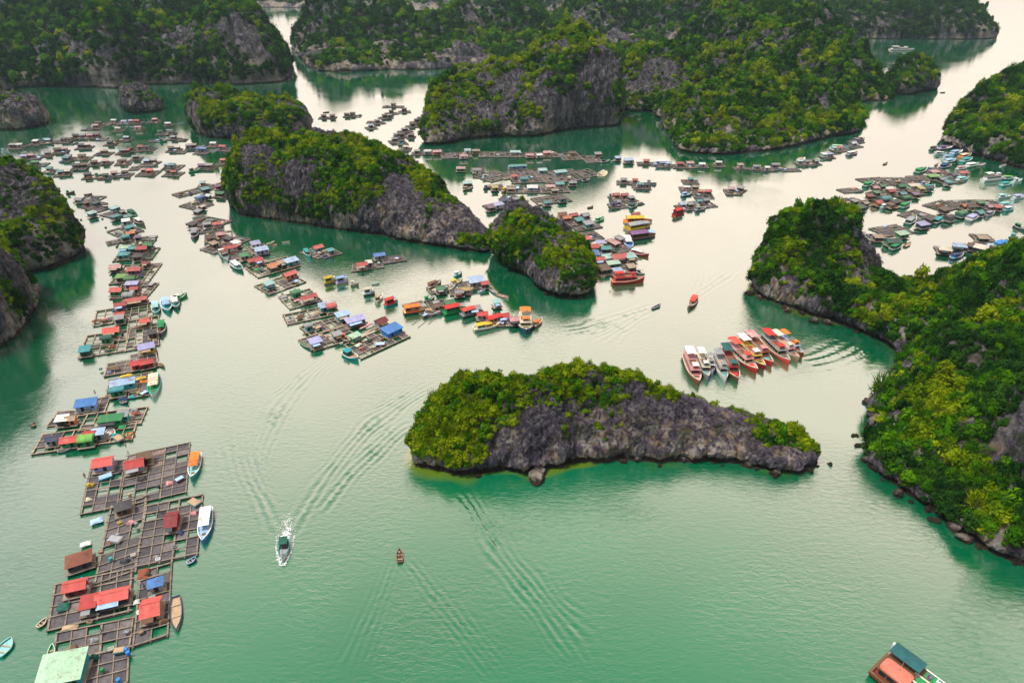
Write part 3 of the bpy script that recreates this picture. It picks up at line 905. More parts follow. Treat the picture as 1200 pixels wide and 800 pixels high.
def paint(code, kind="wall"):
    """Weathered paint, corrugated sheet or planks in a named colour."""
    key = (code, kind)
    if key in _PAINT:
        return _PAINT[key]
    name, c = COLOURS[code]
    if kind[:5] in ("faded", "worn_", "bleac"):        # colours pulled to grey-brown, more strongly on huts farther off
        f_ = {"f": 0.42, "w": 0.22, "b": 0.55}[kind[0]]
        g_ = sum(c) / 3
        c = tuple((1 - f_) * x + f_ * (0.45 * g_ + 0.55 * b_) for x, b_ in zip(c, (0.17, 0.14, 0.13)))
    m, nt, out = new_mat("%s_%s" % (name.replace(" ", "_"), kind))
    L = nt.links.new
    tc = nd(nt, "ShaderNodeTexCoord")
    oi = nd(nt, "ShaderNodeObjectInfo")
    ad = nd(nt, "ShaderNodeVectorMath", operation="MULTIPLY_ADD", ins={1: (37.0, 19.0, 11.0)})
    L(oi.outputs["Random"], ad.inputs[0])
    L(tc.outputs["Object"], ad.inputs[2])
    n1 = nd(nt, "ShaderNodeTexNoise", ins={"Scale": 0.9, "Detail": 6.0, "Roughness": 0.68})
    L(ad.outputs[0], n1.inputs["Vector"])
    lum = (c[0] + c[1] + c[2]) / 3
    worn = tuple(0.72 * x + 0.28 * lum * 1.25 for x in c)
    dirt = tuple(0.55 * x + 0.012 for x in c)
    rp = ramp(nt, [(0.30, dirt), (0.46, c), (0.60, c), (0.76, tuple(min(1, x * 1.12 + 0.03) for x in worn))])
    L(n1.outputs["Fac"], rp.inputs["Fac"])
    src = rp.outputs["Color"]
    if "sheet" in kind:          # rust bloom and patched sheets
        n5 = nd(nt, "ShaderNodeTexNoise", ins={"Scale": 0.42, "Detail": 7.0, "Roughness": 0.7})
        L(ad.outputs[0], n5.inputs["Vector"])
        r5 = ramp(nt, [(0.55, (0, 0, 0)), (0.66, (0.65, 0.65, 0.65))])
        L(n5.outputs["Fac"], r5.inputs["Fac"])
        m5 = nd(nt, "ShaderNodeMix", data_type="RGBA", ins={"B": (0.20, 0.105, 0.07, 1)})
        L(r5.outputs["Color"], m5.inputs["Factor"])
        L(src, m5.inputs["A"])
        bk = nd(nt, "ShaderNodeTexBrick", ins={"Scale": 1.0, "Mortar Size": 0.012, "Brick Width": 1.1, "Row Height": 2.3, "Color1": (0.84, 0.84, 0.84, 1), "Color2": (1.1, 1.1, 1.1, 1), "Mortar": (0.55, 0.5, 0.48, 1)})
        L(tc.outputs["Object"], bk.inputs["Vector"])
        m6 = nd(nt, "ShaderNodeMix", data_type="RGBA", blend_type="MULTIPLY", ins={"Factor": 0.8})
        L(m5.outputs["Result"], m6.inputs["A"])
        L(bk.outputs["Color"], m6.inputs["B"])
        src = m6.outputs["Result"]
    hv_ = nd(nt, "ShaderNodeMapRange", ins={"To Min": 0.86, "To Max": 1.12})
    L(oi.outputs["Random"], hv_.inputs["Value"])
    hs = nd(nt, "ShaderNodeHueSaturation")
    L(hv_.outputs["Result"], hs.inputs["Value"])
    L(src, hs.inputs["Color"])
    bs = nd(nt, "ShaderNodeBsdfPrincipled", ins={"Roughness": 0.65 if kind != "hull" else 0.45})
    bs.inputs["Specular IOR Level"].default_value = 0.3
    L(hs.outputs["Color"], bs.inputs["Base Color"])
    if kind.endswith(("sheet", "plank")):
        wv = nd(nt, "ShaderNodeTexWave", wave_type="BANDS", bands_direction="X" if "sheet" in kind else "Y", ins={"Scale": 1.6 if "sheet" in kind else 1.1, "Distortion": 0.1})
        L(tc.outputs["Object"], wv.inputs["Vector"])
        bp_ = nd(nt, "ShaderNodeBump", ins={"Strength": 0.6, "Distance": 0.06})
        L(wv.outputs["Fac"], bp_.inputs["Height"])
        L(bp_.outputs["Normal"], bs.inputs["Normal"])
    L(bs.outputs["BSDF"], out.inputs["Surface"])
    _PAINT[key] = m
    return m


def plain(name, c, rough=0.8):
    m, nt, out = new_mat(name)
    geo_ = nd(nt, "ShaderNodeNewGeometry")
    n1 = nd(nt, "ShaderNodeTexNoise", ins={"Scale": 0.8, "Detail": 4.0})
    nt.links.new(geo_.outputs["Position"], n1.inputs["Vector"])
    rp = ramp(nt, [(0.3, tuple(x * 0.6 for x in c)), (0.7, tuple(x * 1.35 for x in c))])
    nt.links.new(n1.outputs["Fac"], rp.inputs["Fac"])
    b_ = nd(nt, "ShaderNodeBsdfPrincipled", ins={"Roughness": rough})
    b_.inputs["Specular IOR Level"].default_value = 0.25
    nt.links.new(rp.outputs["Color"], b_.inputs["Base Color"])
    nt.links.new(b_.outputs["BSDF"], out.inputs["Surface"])
    return m


M_TIMBER = plain("weathered_timber", (0.23, 0.19, 0.15))
M_TIMBER2 = plain("pale_timber", (0.40, 0.31, 0.21))
M_PONTOON = plain("wet_pontoon", (0.045, 0.040, 0.042))
M_GLASS = plain("dark_window_glass", (0.02, 0.025, 0.03), 0.15)
M_DOOR = plain("dark_doorway", (0.03, 0.026, 0.024))
M_METAL = plain("grey_metal", (0.35, 0.35, 0.35), 0.5)
M_ROPE = plain("old_rope", (0.25, 0.2, 0.13))
M_SKIN = plain("skin", (0.38, 0.20, 0.13))
M_NET, nt, out = new_mat("cage_net")
_a = nd(nt, "ShaderNodeAttribute", attribute_name="tone")
_r = ramp(nt, [(0.0, (0.055, 0.050, 0.058)), (0.5, (0.105, 0.092, 0.100)), (0.85, (0.17, 0.145, 0.145)), (1.0, (0.25, 0.17, 0.15))])
nt.links.new(_a.outputs["Fac"], _r.inputs["Fac"])
_t = nd(nt, "ShaderNodeTexCoord")
_n = nd(nt, "ShaderNodeTexNoise", ins={"Scale": 1.5, "Detail": 5.0})
nt.links.new(_t.outputs["Object"], _n.inputs["Vector"])
_m = nd(nt, "ShaderNodeMix", data_type="RGBA", blend_type="MULTIPLY", ins={"Factor": 0.7})
_r2 = ramp(nt, [(0.3, (0.45,) * 3), (0.7, (1.3,) * 3)])
nt.links.new(_n.outputs["Fac"], _r2.inputs["Fac"])
nt.links.new(_r.outputs["Color"], _m.inputs["A"])
nt.links.new(_r2.outputs["Color"], _m.inputs["B"])
_b = nd(nt, "ShaderNodeBsdfPrincipled", ins={"Roughness": 0.8})
nt.links.new(_m.outputs["Result"], _b.inputs["Base Color"])
nt.links.new(_b.outputs["BSDF"], out.inputs["Surface"])


# ------------------------------------------------------------------ mesh builder
class MB:
    def __init__(self):
        self.v, self.f = [], []

    def hexa(self, p):
        b = len(self.v)
        self.v += [tuple(q) for q in p]
        for q in ((0, 3, 2, 1), (4, 5, 6, 7), (0, 1, 5, 4), (1, 2, 6, 5), (2, 3, 7, 6), (3, 0, 4, 7)):
            self.f.append([b + i for i in q])

    def box(self, x0, x1, y0, y1, z0, z1):
        self.hexa([(x0, y0, z0), (x1, y0, z0), (x1, y1, z0), (x0, y1, z0), (x0, y0, z1), (x1, y0, z1), (x1, y1, z1), (x0, y1, z1)])

    def bar(self, p, q, w, z0, z1):
        """Beam of width w along the ground line p-q."""
        px, py = p[:2]
        qx, qy = q[:2]
        dx, dy = qx - px, qy - py
        n = math.hypot(dx, dy) or 1
        ox, oy = -dy / n * w / 2, dx / n * w / 2
        self.hexa([(px - ox, py - oy, z0), (qx - ox, qy - oy, z0), (qx + ox, qy + oy, z0), (px + ox, py + oy, z0),
                   (px - ox, py - oy, z1), (qx - ox, qy - oy, z1), (qx + ox, qy + oy, z1), (px + ox, py + oy, z1)])

    def slab(self, quad, th):
        """A sheet of thickness th under four corner points."""
        q = [Vector(c) for c in quad]
        n = (q[1] - q[0]).cross(q[3] - q[0]).normalized()
        if n.z < 0:
            q = [q[0], q[3], q[2], q[1]]
            n = -n
        self.hexa([tuple(c - n * th) for c in q] + [tuple(c) for c in q])

    def tube(self, p, q, r, k=6, r2=None):
        p, q = Vector(p), Vector(q)
        d = (q - p).normalized()
        s = d.orthogonal().normalized()
        t = d.cross(s)
        b = len(self.v)
        for c, rr in ((p, r), (q, r if r2 is None else r2)):
            for j in range(k):
                a = 2 * math.pi * j / k
                self.v.append(tuple(c + (s * math.cos(a) + t * math.sin(a)) * rr))
        for j in range(k):
            self.f.append([b + j, b + (j + 1) % k, b + k + (j + 1) % k, b + k + j])
        self.f.append([b + j for j in range(k)][::-1])
        self.f.append([b + k + j for j in range(k)])

    def rings(self, secs, cap0=True, cap1=True, closed=False):
        b = len(self.v)
        n = len(secs[0])
        for s in secs:
            self.v += [tuple(p) for p in s]
        for i in range(len(secs) - 1):
            for j in range(n if closed else n - 1):
                a, c = b + i * n, b + (i + 1) * n
                self.f.append([a + j, a + (j + 1) % n, c + (j + 1) % n, c + j])
        if cap0:
            self.f.append([b + j for j in range(n)][::-1])
        if cap1:
            self.f.append([b + (len(secs) - 1) * n + j for j in range(n)])

    def build(self, name, mat, parent=None, smooth=False):
        me = bpy.data.meshes.new(name)
        me.from_pydata(self.v, [], self.f)
        if smooth:
            me.polygons.foreach_set("use_smooth", [True] * len(me.polygons))
        me.materials.append(mat)
        o = bpy.data.objects.new(name, me)
        COL.objects.link(o)
        if parent:
            o.parent = parent
        return o


def empty(name, x, y, z=0.0, rz=0.0):
    o = bpy.data.objects.new(name, None)
    o.empty_display_size = 0.5
    o.location = (x, y, z)
    o.rotation_euler = (0, 0, rz)
    COL.objects.link(o)
    return o


# every thing is entered here; labels are written at the end, when its neighbours are known
REG = []
ORD = ["nearest", "second nearest", "third nearest", "fourth nearest", "fifth nearest", "sixth nearest", "seventh nearest", "eighth nearest", "ninth nearest", "tenth nearest",
       "eleventh nearest", "twelfth nearest", "thirteenth nearest", "fourteenth nearest", "fifteenth nearest", "sixteenth nearest", "seventeenth nearest", "eighteenth nearest",
       "nineteenth nearest", "twentieth nearest"]


def enter(o, look, place, cat, group):
    REG.append((o, look, place))
    tag(o, None, cat, group)
    return o


def write_labels():
    by = {}
    for o, look, place in REG:
        by.setdefault((look, place), []).append(o)
    for (look, place), os_ in by.items():
        os_.sort(key=lambda o: o.location.y)
        for i, o in enumerate(os_):
            t = ("%s %s" % (look, place)).strip()
            if len(os_) > 1:
                if i == len(os_) - 1:
                    t += ", farthest"
                else:
                    t += ", %s" % ORD[min(i, 19)]
            o["label"] = t


# ------------------------------------------------------------------ fish-cage rafts
RAFT_INFO = []
RAFTS = []          # (x, y, angle, cluster) for huts to line up with
PLACE = [""]
rr = random.Random(5)


def raft(p1, p2, p3, open_=0.5, walk=0.36, cell=2.8, pale=False, look="raft", name="fish_cage_raft", group="fish cage rafts in the bay"):
    """Raft whose near edge runs p1-p2 and whose side runs p1-p3 (world metres)."""
    a, b = Vector((*p2, 0)) - Vector((*p1, 0)), Vector((*p3, 0)) - Vector((*p1, 0))
    ang = math.atan2(a.y, a.x)
    cx, cy = p1[0] + (a.x + b.x) / 2, p1[1] + (a.y + b.y) / 2
    nu, nv = max(1, round(a.length / cell)), max(1, round(b.length / cell))
    RAFTS.append((cx, cy, ang))
    RAFT_INFO.append((p1, a, b, PLACE[0]))
    root = empty(name, cx, cy, 0, ang)
    ca, sa = math.cos(-ang), math.sin(-ang)
    al = Vector((a.x * ca - a.y * sa, a.x * sa + a.y * ca))
    bl = Vector((b.x * ca - b.y * sa, b.x * sa + b.y * ca))
    P = lambda s, t: al * (s - 0.5) + bl * (t - 0.5)
    far = cy > 330
    fr, po = MB(), MB()
    if cy > 128:
        walk *= 0.8
    e = 0.02
    for i in range(nu + 1):
        s = i / nu
        w = walk * (1.0 if i in (0, nu) or i % 3 == 0 else 0.62) * rr.uniform(0.85, 1.15)
        q1, q2 = rr.uniform(-0.1, 0.1) / nu, rr.uniform(-0.1, 0.1) / nu
        fr.bar(P(s + q1, -e), P(s + q2, 1 + e + rr.uniform(0, 0.06) / nv), w, 0.26, 0.42 + 0.01 * rr.random())
        if i in (0, nu) or (i % 3 == 0 and not far):
            po.bar(P(s, 0.01), P(s, 0.99), w * 1.25, -0.25, 0.24)
    for j in range(nv + 1):
        t = j / nv
        w = walk * (1.0 if j in (0, nv) or j % 3 == 0 else 0.66) * rr.uniform(0.85, 1.15)
        q1, q2 = rr.uniform(-0.1, 0.1) / nv, rr.uniform(-0.1, 0.1) / nv
        fr.bar(P(-e - rr.uniform(0, 0.08) / nu, t + q1), P(1 + e + rr.uniform(0, 0.08) / nu, t + q2), w, 0.44, 0.57 + 0.01 * rr.random())
        if j in (0, nv):
            po.bar(P(-0.01, t), P(1.01, t), w * 1.25, -0.2, 0.22)
    fr.build("timber_frame", M_TIMBER2 if pale else M_TIMBER, root)
    po.build("pontoon", M_PONTOON, root)
    nt_ = MB()
    tones, corner = [], {}
    for i in range(nu):
        for j in range(nv):
            if rr.random() < open_ and nu * nv > 12:
                continue
            qs = ((i, j), (i + 1, j), (i + 1, j + 1), (i, j + 1))
            c = [P(q[0] / nu, q[1] / nv) for q in qs]
            m_ = sum(c, Vector((0, 0))) / 4
            ks = []
            for q, cc in zip(qs, c):
                if q not in corner:
                    corner[q] = len(nt_.v)
                    nt_.v.append((cc.x, cc.y, 0.24))
                ks.append(corner[q])
            k = len(nt_.v)
            nt_.v.append((m_.x, m_.y, 0.10 + rr.uniform(-0.04, 0.05)))
            nt_.f += [[ks[0], ks[1], k], [ks[1], ks[2], k], [ks[2], ks[3], k], [ks[3], ks[0], k]]
            tones += [min(1.0, max(0.0, rr.gauss(0.42, 0.24)))] * 4
    if nt_.v:
        o = nt_.build("net_cover", M_NET, root)
        at_ = o.data.attributes.new("tone", "FLOAT", "FACE")
        at_.data.foreach_set("value", tones)
    size = a.length * b.length
    adj = "big " if size > 420 else ("small " if size < 90 else "")
    enter(root, adj + ("%s of %s fish cages" % (look, "mostly open" if open_ > 0.55 else ("net covered" if open_ < 0.35 else "half covered"))), PLACE[0], "raft", group)
    return root


def raft_px(u1, v1, u2, v2, u3, v3, **kw):
    p1, p2, p3 = W(u1, v1, 0.4), W(u2, v2, 0.4), W(u3, v3, 0.4)
    return raft(p1, p2, p3, **kw)


def raft_rect(u1, v1, u2, v2, dv, **kw):
    """Rectangular raft: near edge from (u1, v1) to (u2, v2), dv picture rows deep."""
    p1, p2 = W(u1, v1, 0.4), W(u2, v2, 0.4)
    d = max(2.6, math.dist(p1, W(u1, v1 - dv, 0.4)))
    a = math.atan2(p2[1] - p1[1], p2[0] - p1[0])
    return raft(p1, p2, (p1[0] - math.sin(a) * d, p1[1] + math.cos(a) * d), **kw)


# ------------------------------------------------------------------ floating huts
def hut_at(x, y, rz, w, d, roof, wall, kind="g", h=2.1, base=0.5, look=None):
    far = y > 300
    if y <= 128 and not look:
        w, d = w * 0.9, d * 0.88
    if y > 128 and not look:
        q_ = 0.78 if y < 300 else 0.70
        w, d = w * q_, d * (q_ + 0.05)
        h = h if y < 300 else 1.9
    root = empty("floating_hut", x, y, base, rz)
    dk = MB()
    dk.box(-w / 2 - 0.7, w / 2 + 0.7, -d / 2 - 0.8, d / 2 + 0.5, 0.12, 0.24)
    dk.build("deck", M_TIMBER, root)
    wl = MB()
    if kind == "o":      # open shelter: posts only
        for sx in (-1, 1):
            for sy in (-1, 1):
                wl.box(sx * (w / 2 - 0.15) - 0.08, sx * (w / 2 - 0.15) + 0.08, sy * (d / 2 - 0.15) - 0.08, sy * (d / 2 - 0.15) + 0.08, 0.24, h)
        wl.box(-w / 2 + 0.4, w / 2 - 0.4, -0.1, d / 2 - 0.3, 0.24, 1.1)
    else:
        wl.box(-w / 2, w / 2, -d / 2, d / 2, 0.24, h)
        if kind == "g":
            k = len(wl.v)
            rh = h + min(1.1, d * 0.24) - 0.1
            for x_ in (-w / 2, w / 2):
                wl.v += [(x_, -d / 2, h - 0.01), (x_, d / 2, h - 0.01), (x_, 0, rh)]
            wl.f += [[k, k + 1, k + 2], [k + 3, k + 5, k + 4]]
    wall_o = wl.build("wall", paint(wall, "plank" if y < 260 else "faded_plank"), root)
    rf = MB()
    ov = 0.45
    rise = min(1.1, d * 0.24)
    xl, xr, yf, yb = -w / 2 - ov, w / 2 + ov, -d / 2 - ov, d / 2 + ov
    z0 = h - ov * rise / (d / 2) + 0.04
    zr = h + rise + 0.04
    if kind in ("g", "o"):
        rf.slab([(xl, yf, z0), (xr, yf, z0), (xr, 0, zr), (xl, 0, zr)], 0.09)
        rf.slab([(xl, 0.002, zr), (xr, 0.002, zr), (xr, yb, z0), (xl, yb, z0)], 0.09)
        rf.box(xl - 0.03, xr + 0.03, -0.12, 0.12, zr - 0.03, zr + 0.05)
    elif kind == "s":
        rf.slab([(xl, yf, h + 0.05), (xr, yf, h + 0.05), (xr, yb, h + rise * 0.75 + 0.1), (xl, yb, h + rise * 0.75 + 0.1)], 0.1)
    elif kind == "h":
        hx = max(0.2, w / 2 - d / 2 * 0.8)
        b_ = len(rf.v)
        rf.v += [(xl, yf, z0), (xr, yf, z0), (xr, yb, z0), (xl, yb, z0), (-hx, 0, zr), (hx, 0, zr)]
        rf.f += [[b_, b_ + 1, b_ + 5, b_ + 4], [b_ + 1, b_ + 2, b_ + 5], [b_ + 2, b_ + 3, b_ + 4, b_ + 5], [b_ + 3, b_, b_ + 4], [b_, b_ + 3, b_ + 2, b_ + 1]]
    else:                # arched tarpaulin
        secs = []
        for x_ in (xl, xr):
            secs.append([(x_, -(d / 2 + 0.25) * math.cos(math.pi * j / 8), h - 0.15 + (rise + 0.35) * math.sin(math.pi * j / 8)) for j in range(9)])
        rf.rings(secs)
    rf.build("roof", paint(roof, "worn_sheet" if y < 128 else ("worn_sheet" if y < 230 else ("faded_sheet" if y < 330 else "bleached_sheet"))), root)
    if kind != "o":
        dr = MB()
        dx = rr.uniform(-0.25, 0.25) * w
        dr.box(dx - 0.42, dx + 0.42, -d / 2 - 0.03, -d / 2 + 0.05, 0.26, 1.85)
        dr.build("door", M_DOOR, root)
        if not far:
            for s in ((-0.36, 0.36) if w > 4.5 else (-0.34 if dx > 0 else 0.34,)):
                if abs(s * w - dx) < 1.0:
                    continue
                wd = MB()
                wd.box(s * w - 0.4, s * w + 0.4, -d / 2 - 0.025, -d / 2 + 0.05, 0.95, 1.65)
                wd.build("window", M_GLASS, root)
            pz = MB()   # porch awning on two poles
            if rr.random() < 0.5 and kind in "gs":
                pz.slab([(-w / 2, -d / 2 - 1.5, 1.62), (w / 2 * 0.5, -d / 2 - 1.5, 1.62), (w / 2 * 0.5, -d / 2 - 0.02, 1.95), (-w / 2, -d / 2 - 0.02, 1.95)], 0.05)
                aw = pz.build("awning", paint(rr.choice(["gy", "ta", "pb", "br", "dg"]), "sheet"), root)
                ps = MB()
                for s in (-w / 2 + 0.1, w / 2 * 0.5 - 0.1):
                    ps.tube((s, -d / 2 - 1.4, -0.1), (s, -d / 2 - 1.4, 1.6), 0.05, 5)
                ps.build("pole", M_TIMBER, aw)
    shape = {"g": "roofed hut", "s": "lean-to hut", "h": "hipped hut", "b": "tarpaulin shelter", "o": "open shelter"}[kind]
    size = "long " if w > 2.1 * d or w > 8 else ("big " if w * d > 34 else ("tiny " if w * d < 9 else ""))
    lk = look or ("%s%s %s" % (size, COLOURS[roof][0], shape) + (" with %s walls" % COLOURS[wall][0] if kind not in "bo" else ""))
    enter(root, lk, PLACE[0], "hut", "floating huts on the rafts")
    return root


def near_angle(x, y):
    if not RAFTS:
        return 0.0
    r = min(RAFTS, key=lambda q: (q[0] - x) ** 2 + (q[1] - y) ** 2)
    a = r[2]
    return a if (r[0] - x) ** 2 + (r[1] - y) ** 2 < 900 else rr.uniform(-0.2, 0.2)


def hut(u, v, w, d, roof, wall, kind="g", rot=0.0, h=2.1, **kw):
    x, y = W(u, v, 0.5 + h + 0.4)
    return hut_at(x, y, near_angle(x, y) + R(rot), w, d, roof, wall, kind, h, **kw)


# ------------------------------------------------------------------ boats
def hull_sections(Lh, B, fb, sheer=0.35, stern_w=0.8, n=13, draft=0.45, bow_pow=2.2):
    secs = []
    for i in range(n):
        t = i / (n - 1)
        if t < 0.45:
            hb = B / 2 * (stern_w + (1 - stern_w) * math.sin(t / 0.45 * math.pi / 2))
        else:
            hb = B / 2 * max(0.03, 1 - ((t - 0.45) / 0.55) ** bow_pow)
        z = fb + sheer * (2.2 * max(0, t - 0.35) ** 2 + 0.35 * max(0, 0.3 - t))
        x = (t - 0.5) * Lh + 0.04 * Lh * max(0, t - 0.7) * 3 * 0
        secs.append((x, hb, z, t))
    return secs


def boat_mesh(root, Lh, B, fb, hullc, rimc, deckm, sheer=0.9, stern_w=0.8, inset=0.3, bow_pow=2.2):
    secs = hull_sections(Lh, B, fb, sheer, stern_w, bow_pow=bow_pow)
    hl = MB()
    hl.rings([[(x, -hb, z), (x + 0.0, -hb * 0.97, z * 0.55), (x - 0.10 * Lh * max(0, t - 0.75), -hb * 0.72, -0.2), (x - 0.16 * Lh * max(0, t - 0.75), 0, -0.45),
               (x - 0.10 * Lh * max(0, t - 0.75), hb * 0.72, -0.2), (x, hb * 0.97, z * 0.55), (x, hb, z)] for x, hb, z, t in secs], cap0=False, cap1=False)
    x, hb, z, t = secs[0]
    k = len(hl.v)
    hl.v += [(x, -hb, z), (x, -hb * 0.72, -0.2), (x, hb * 0.72, -0.2), (x, hb, z)]
    hl.f.append([k, k + 3, k + 2, k + 1])
    hull_o = hl.build("hull", paint(hullc, "hull"), root, smooth=False)
    rm = MB()
    wv = max(0.12, B * 0.05)
    for s in (-1, 1):
        rm.rings([[(x, s * max(0.0, hb - wv), z - 0.02), (x, s * max(0.01, hb - wv), z + 0.08), (x, s * (hb + 0.04), z + 0.08), (x, s * (hb + 0.04), z - 0.06)] for x, hb, z, t in secs], closed=True)
    x, hb, z, t = secs[0]
    rm.box(x - 0.06, x + wv, -hb, hb, z - 0.1, z + 0.085)
    rm.build("gunwale", paint(rimc, "hull"), root)
    dk = MB()
    k = len(dk.v)
    for x, hb, z, t in secs:
        zz_ = max(fb, z) - inset
        dk.v += [(x, -hb * 0.96, zz_), (x, hb * 0.96, zz_)]
    for i in range(len(secs) - 1):
        dk.f.append([k + 2 * i, k + 2 * i + 2, k + 2 * i + 3, k + 2 * i + 1])
    dk.build("deck", deckm, root)
    return secs, fb - inset


def canopy(root, x0, x1, hw, z, col, name="canopy", arch=0.25, posts=True, zb=0.4):
    m_ = MB()
    secs = []
    for x in (x0, x1):
        secs.append([(x, hw * c, z + arch * (1 - c * c)) for c in (-1, -0.6, -0.2, 0.2, 0.6, 1)] + [(x, hw * c, z - 0.07 + arch * (1 - c * c)) for c in (1, 0.6, 0.2, -0.2, -0.6, -1)])
    m_.rings(secs, closed=True)
    c = m_.build(name, paint(col, "sheet"), root)
    if posts:
        p_ = MB()
        for x in (x0 + 0.15, x1 - 0.15) if x1 - x0 < 5 else (x0 + 0.15, (x0 + x1) / 2, x1 - 0.15):
            for s in (-1, 1):
                p_.tube((x, s * hw * 0.92, zb), (x, s * hw * 0.92, z), 0.05, 5)
        p_.build("post_frame", M_METAL, c)
    return c


def cabin(root, x0, x1, hw, z0, z1, wallc, roofc, band=True, ov=0.25):
    m_ = MB()
    m_.hexa([(x0, -hw, z0), (x1, -hw, z0), (x1, hw, z0), (x0, hw, z0), (x0 + 0.1, -hw * 0.93, z1), (x1 - 0.25, -hw * 0.93, z1), (x1 - 0.25, hw * 0.93, z1), (x0 + 0.1, hw * 0.93, z1)])
    c = m_.build("cabin", paint(wallc, "wall"), root)
    if band:
        n = max(1, int((x1 - x0) / 1.5))
        for s in (-1, 1):
            for i in range(n):
                xa = x0 + 0.35 + (x1 - x0 - 0.6) * i / n
                xb = xa + (x1 - x0 - 0.6) / n - 0.25
                y0 = s * hw * 0.975
                w_ = MB()
                zm0, zm1 = z0 + (z1 - z0) * 0.45, z0 + (z1 - z0) * 0.85
                w_.hexa([(xa, y0 - 0.03, zm0), (xb, y0 - 0.03, zm0), (xb, y0 + 0.03, zm0), (xa, y0 + 0.03, zm0),
                         (xa, y0 * 0.975 - 0.03, zm1), (xb, y0 * 0.975 - 0.03, zm1), (xb, y0 * 0.975 + 0.03, zm1), (xa, y0 * 0.975 + 0.03, zm1)])
                w_.build("window", M_GLASS, c)
        w_ = MB()
        zm0, zm1 = z0 + (z1 - z0) * 0.45, z0 + (z1 - z0) * 0.85
        w_.hexa([(x1 - 0.13, -hw * 0.8, zm0), (x1 - 0.07, -hw * 0.8, zm0), (x1 - 0.07, hw * 0.8, zm0), (x1 - 0.13, hw * 0.8, zm0),
                 (x1 - 0.23, -hw * 0.8, zm1), (x1 - 0.16, -hw * 0.8, zm1), (x1 - 0.16, hw * 0.8, zm1), (x1 - 0.23, hw * 0.8, zm1)])
        w_.build("windscreen", M_GLASS, c)
    r_ = MB()
    r_.box(x0 - ov, x1 + ov, -hw - ov * 0.6, hw + ov * 0.6, z1 + 0.002, z1 + 0.1)
    r_.build("cabin_roof", paint(roofc, "sheet"), root)
    return c


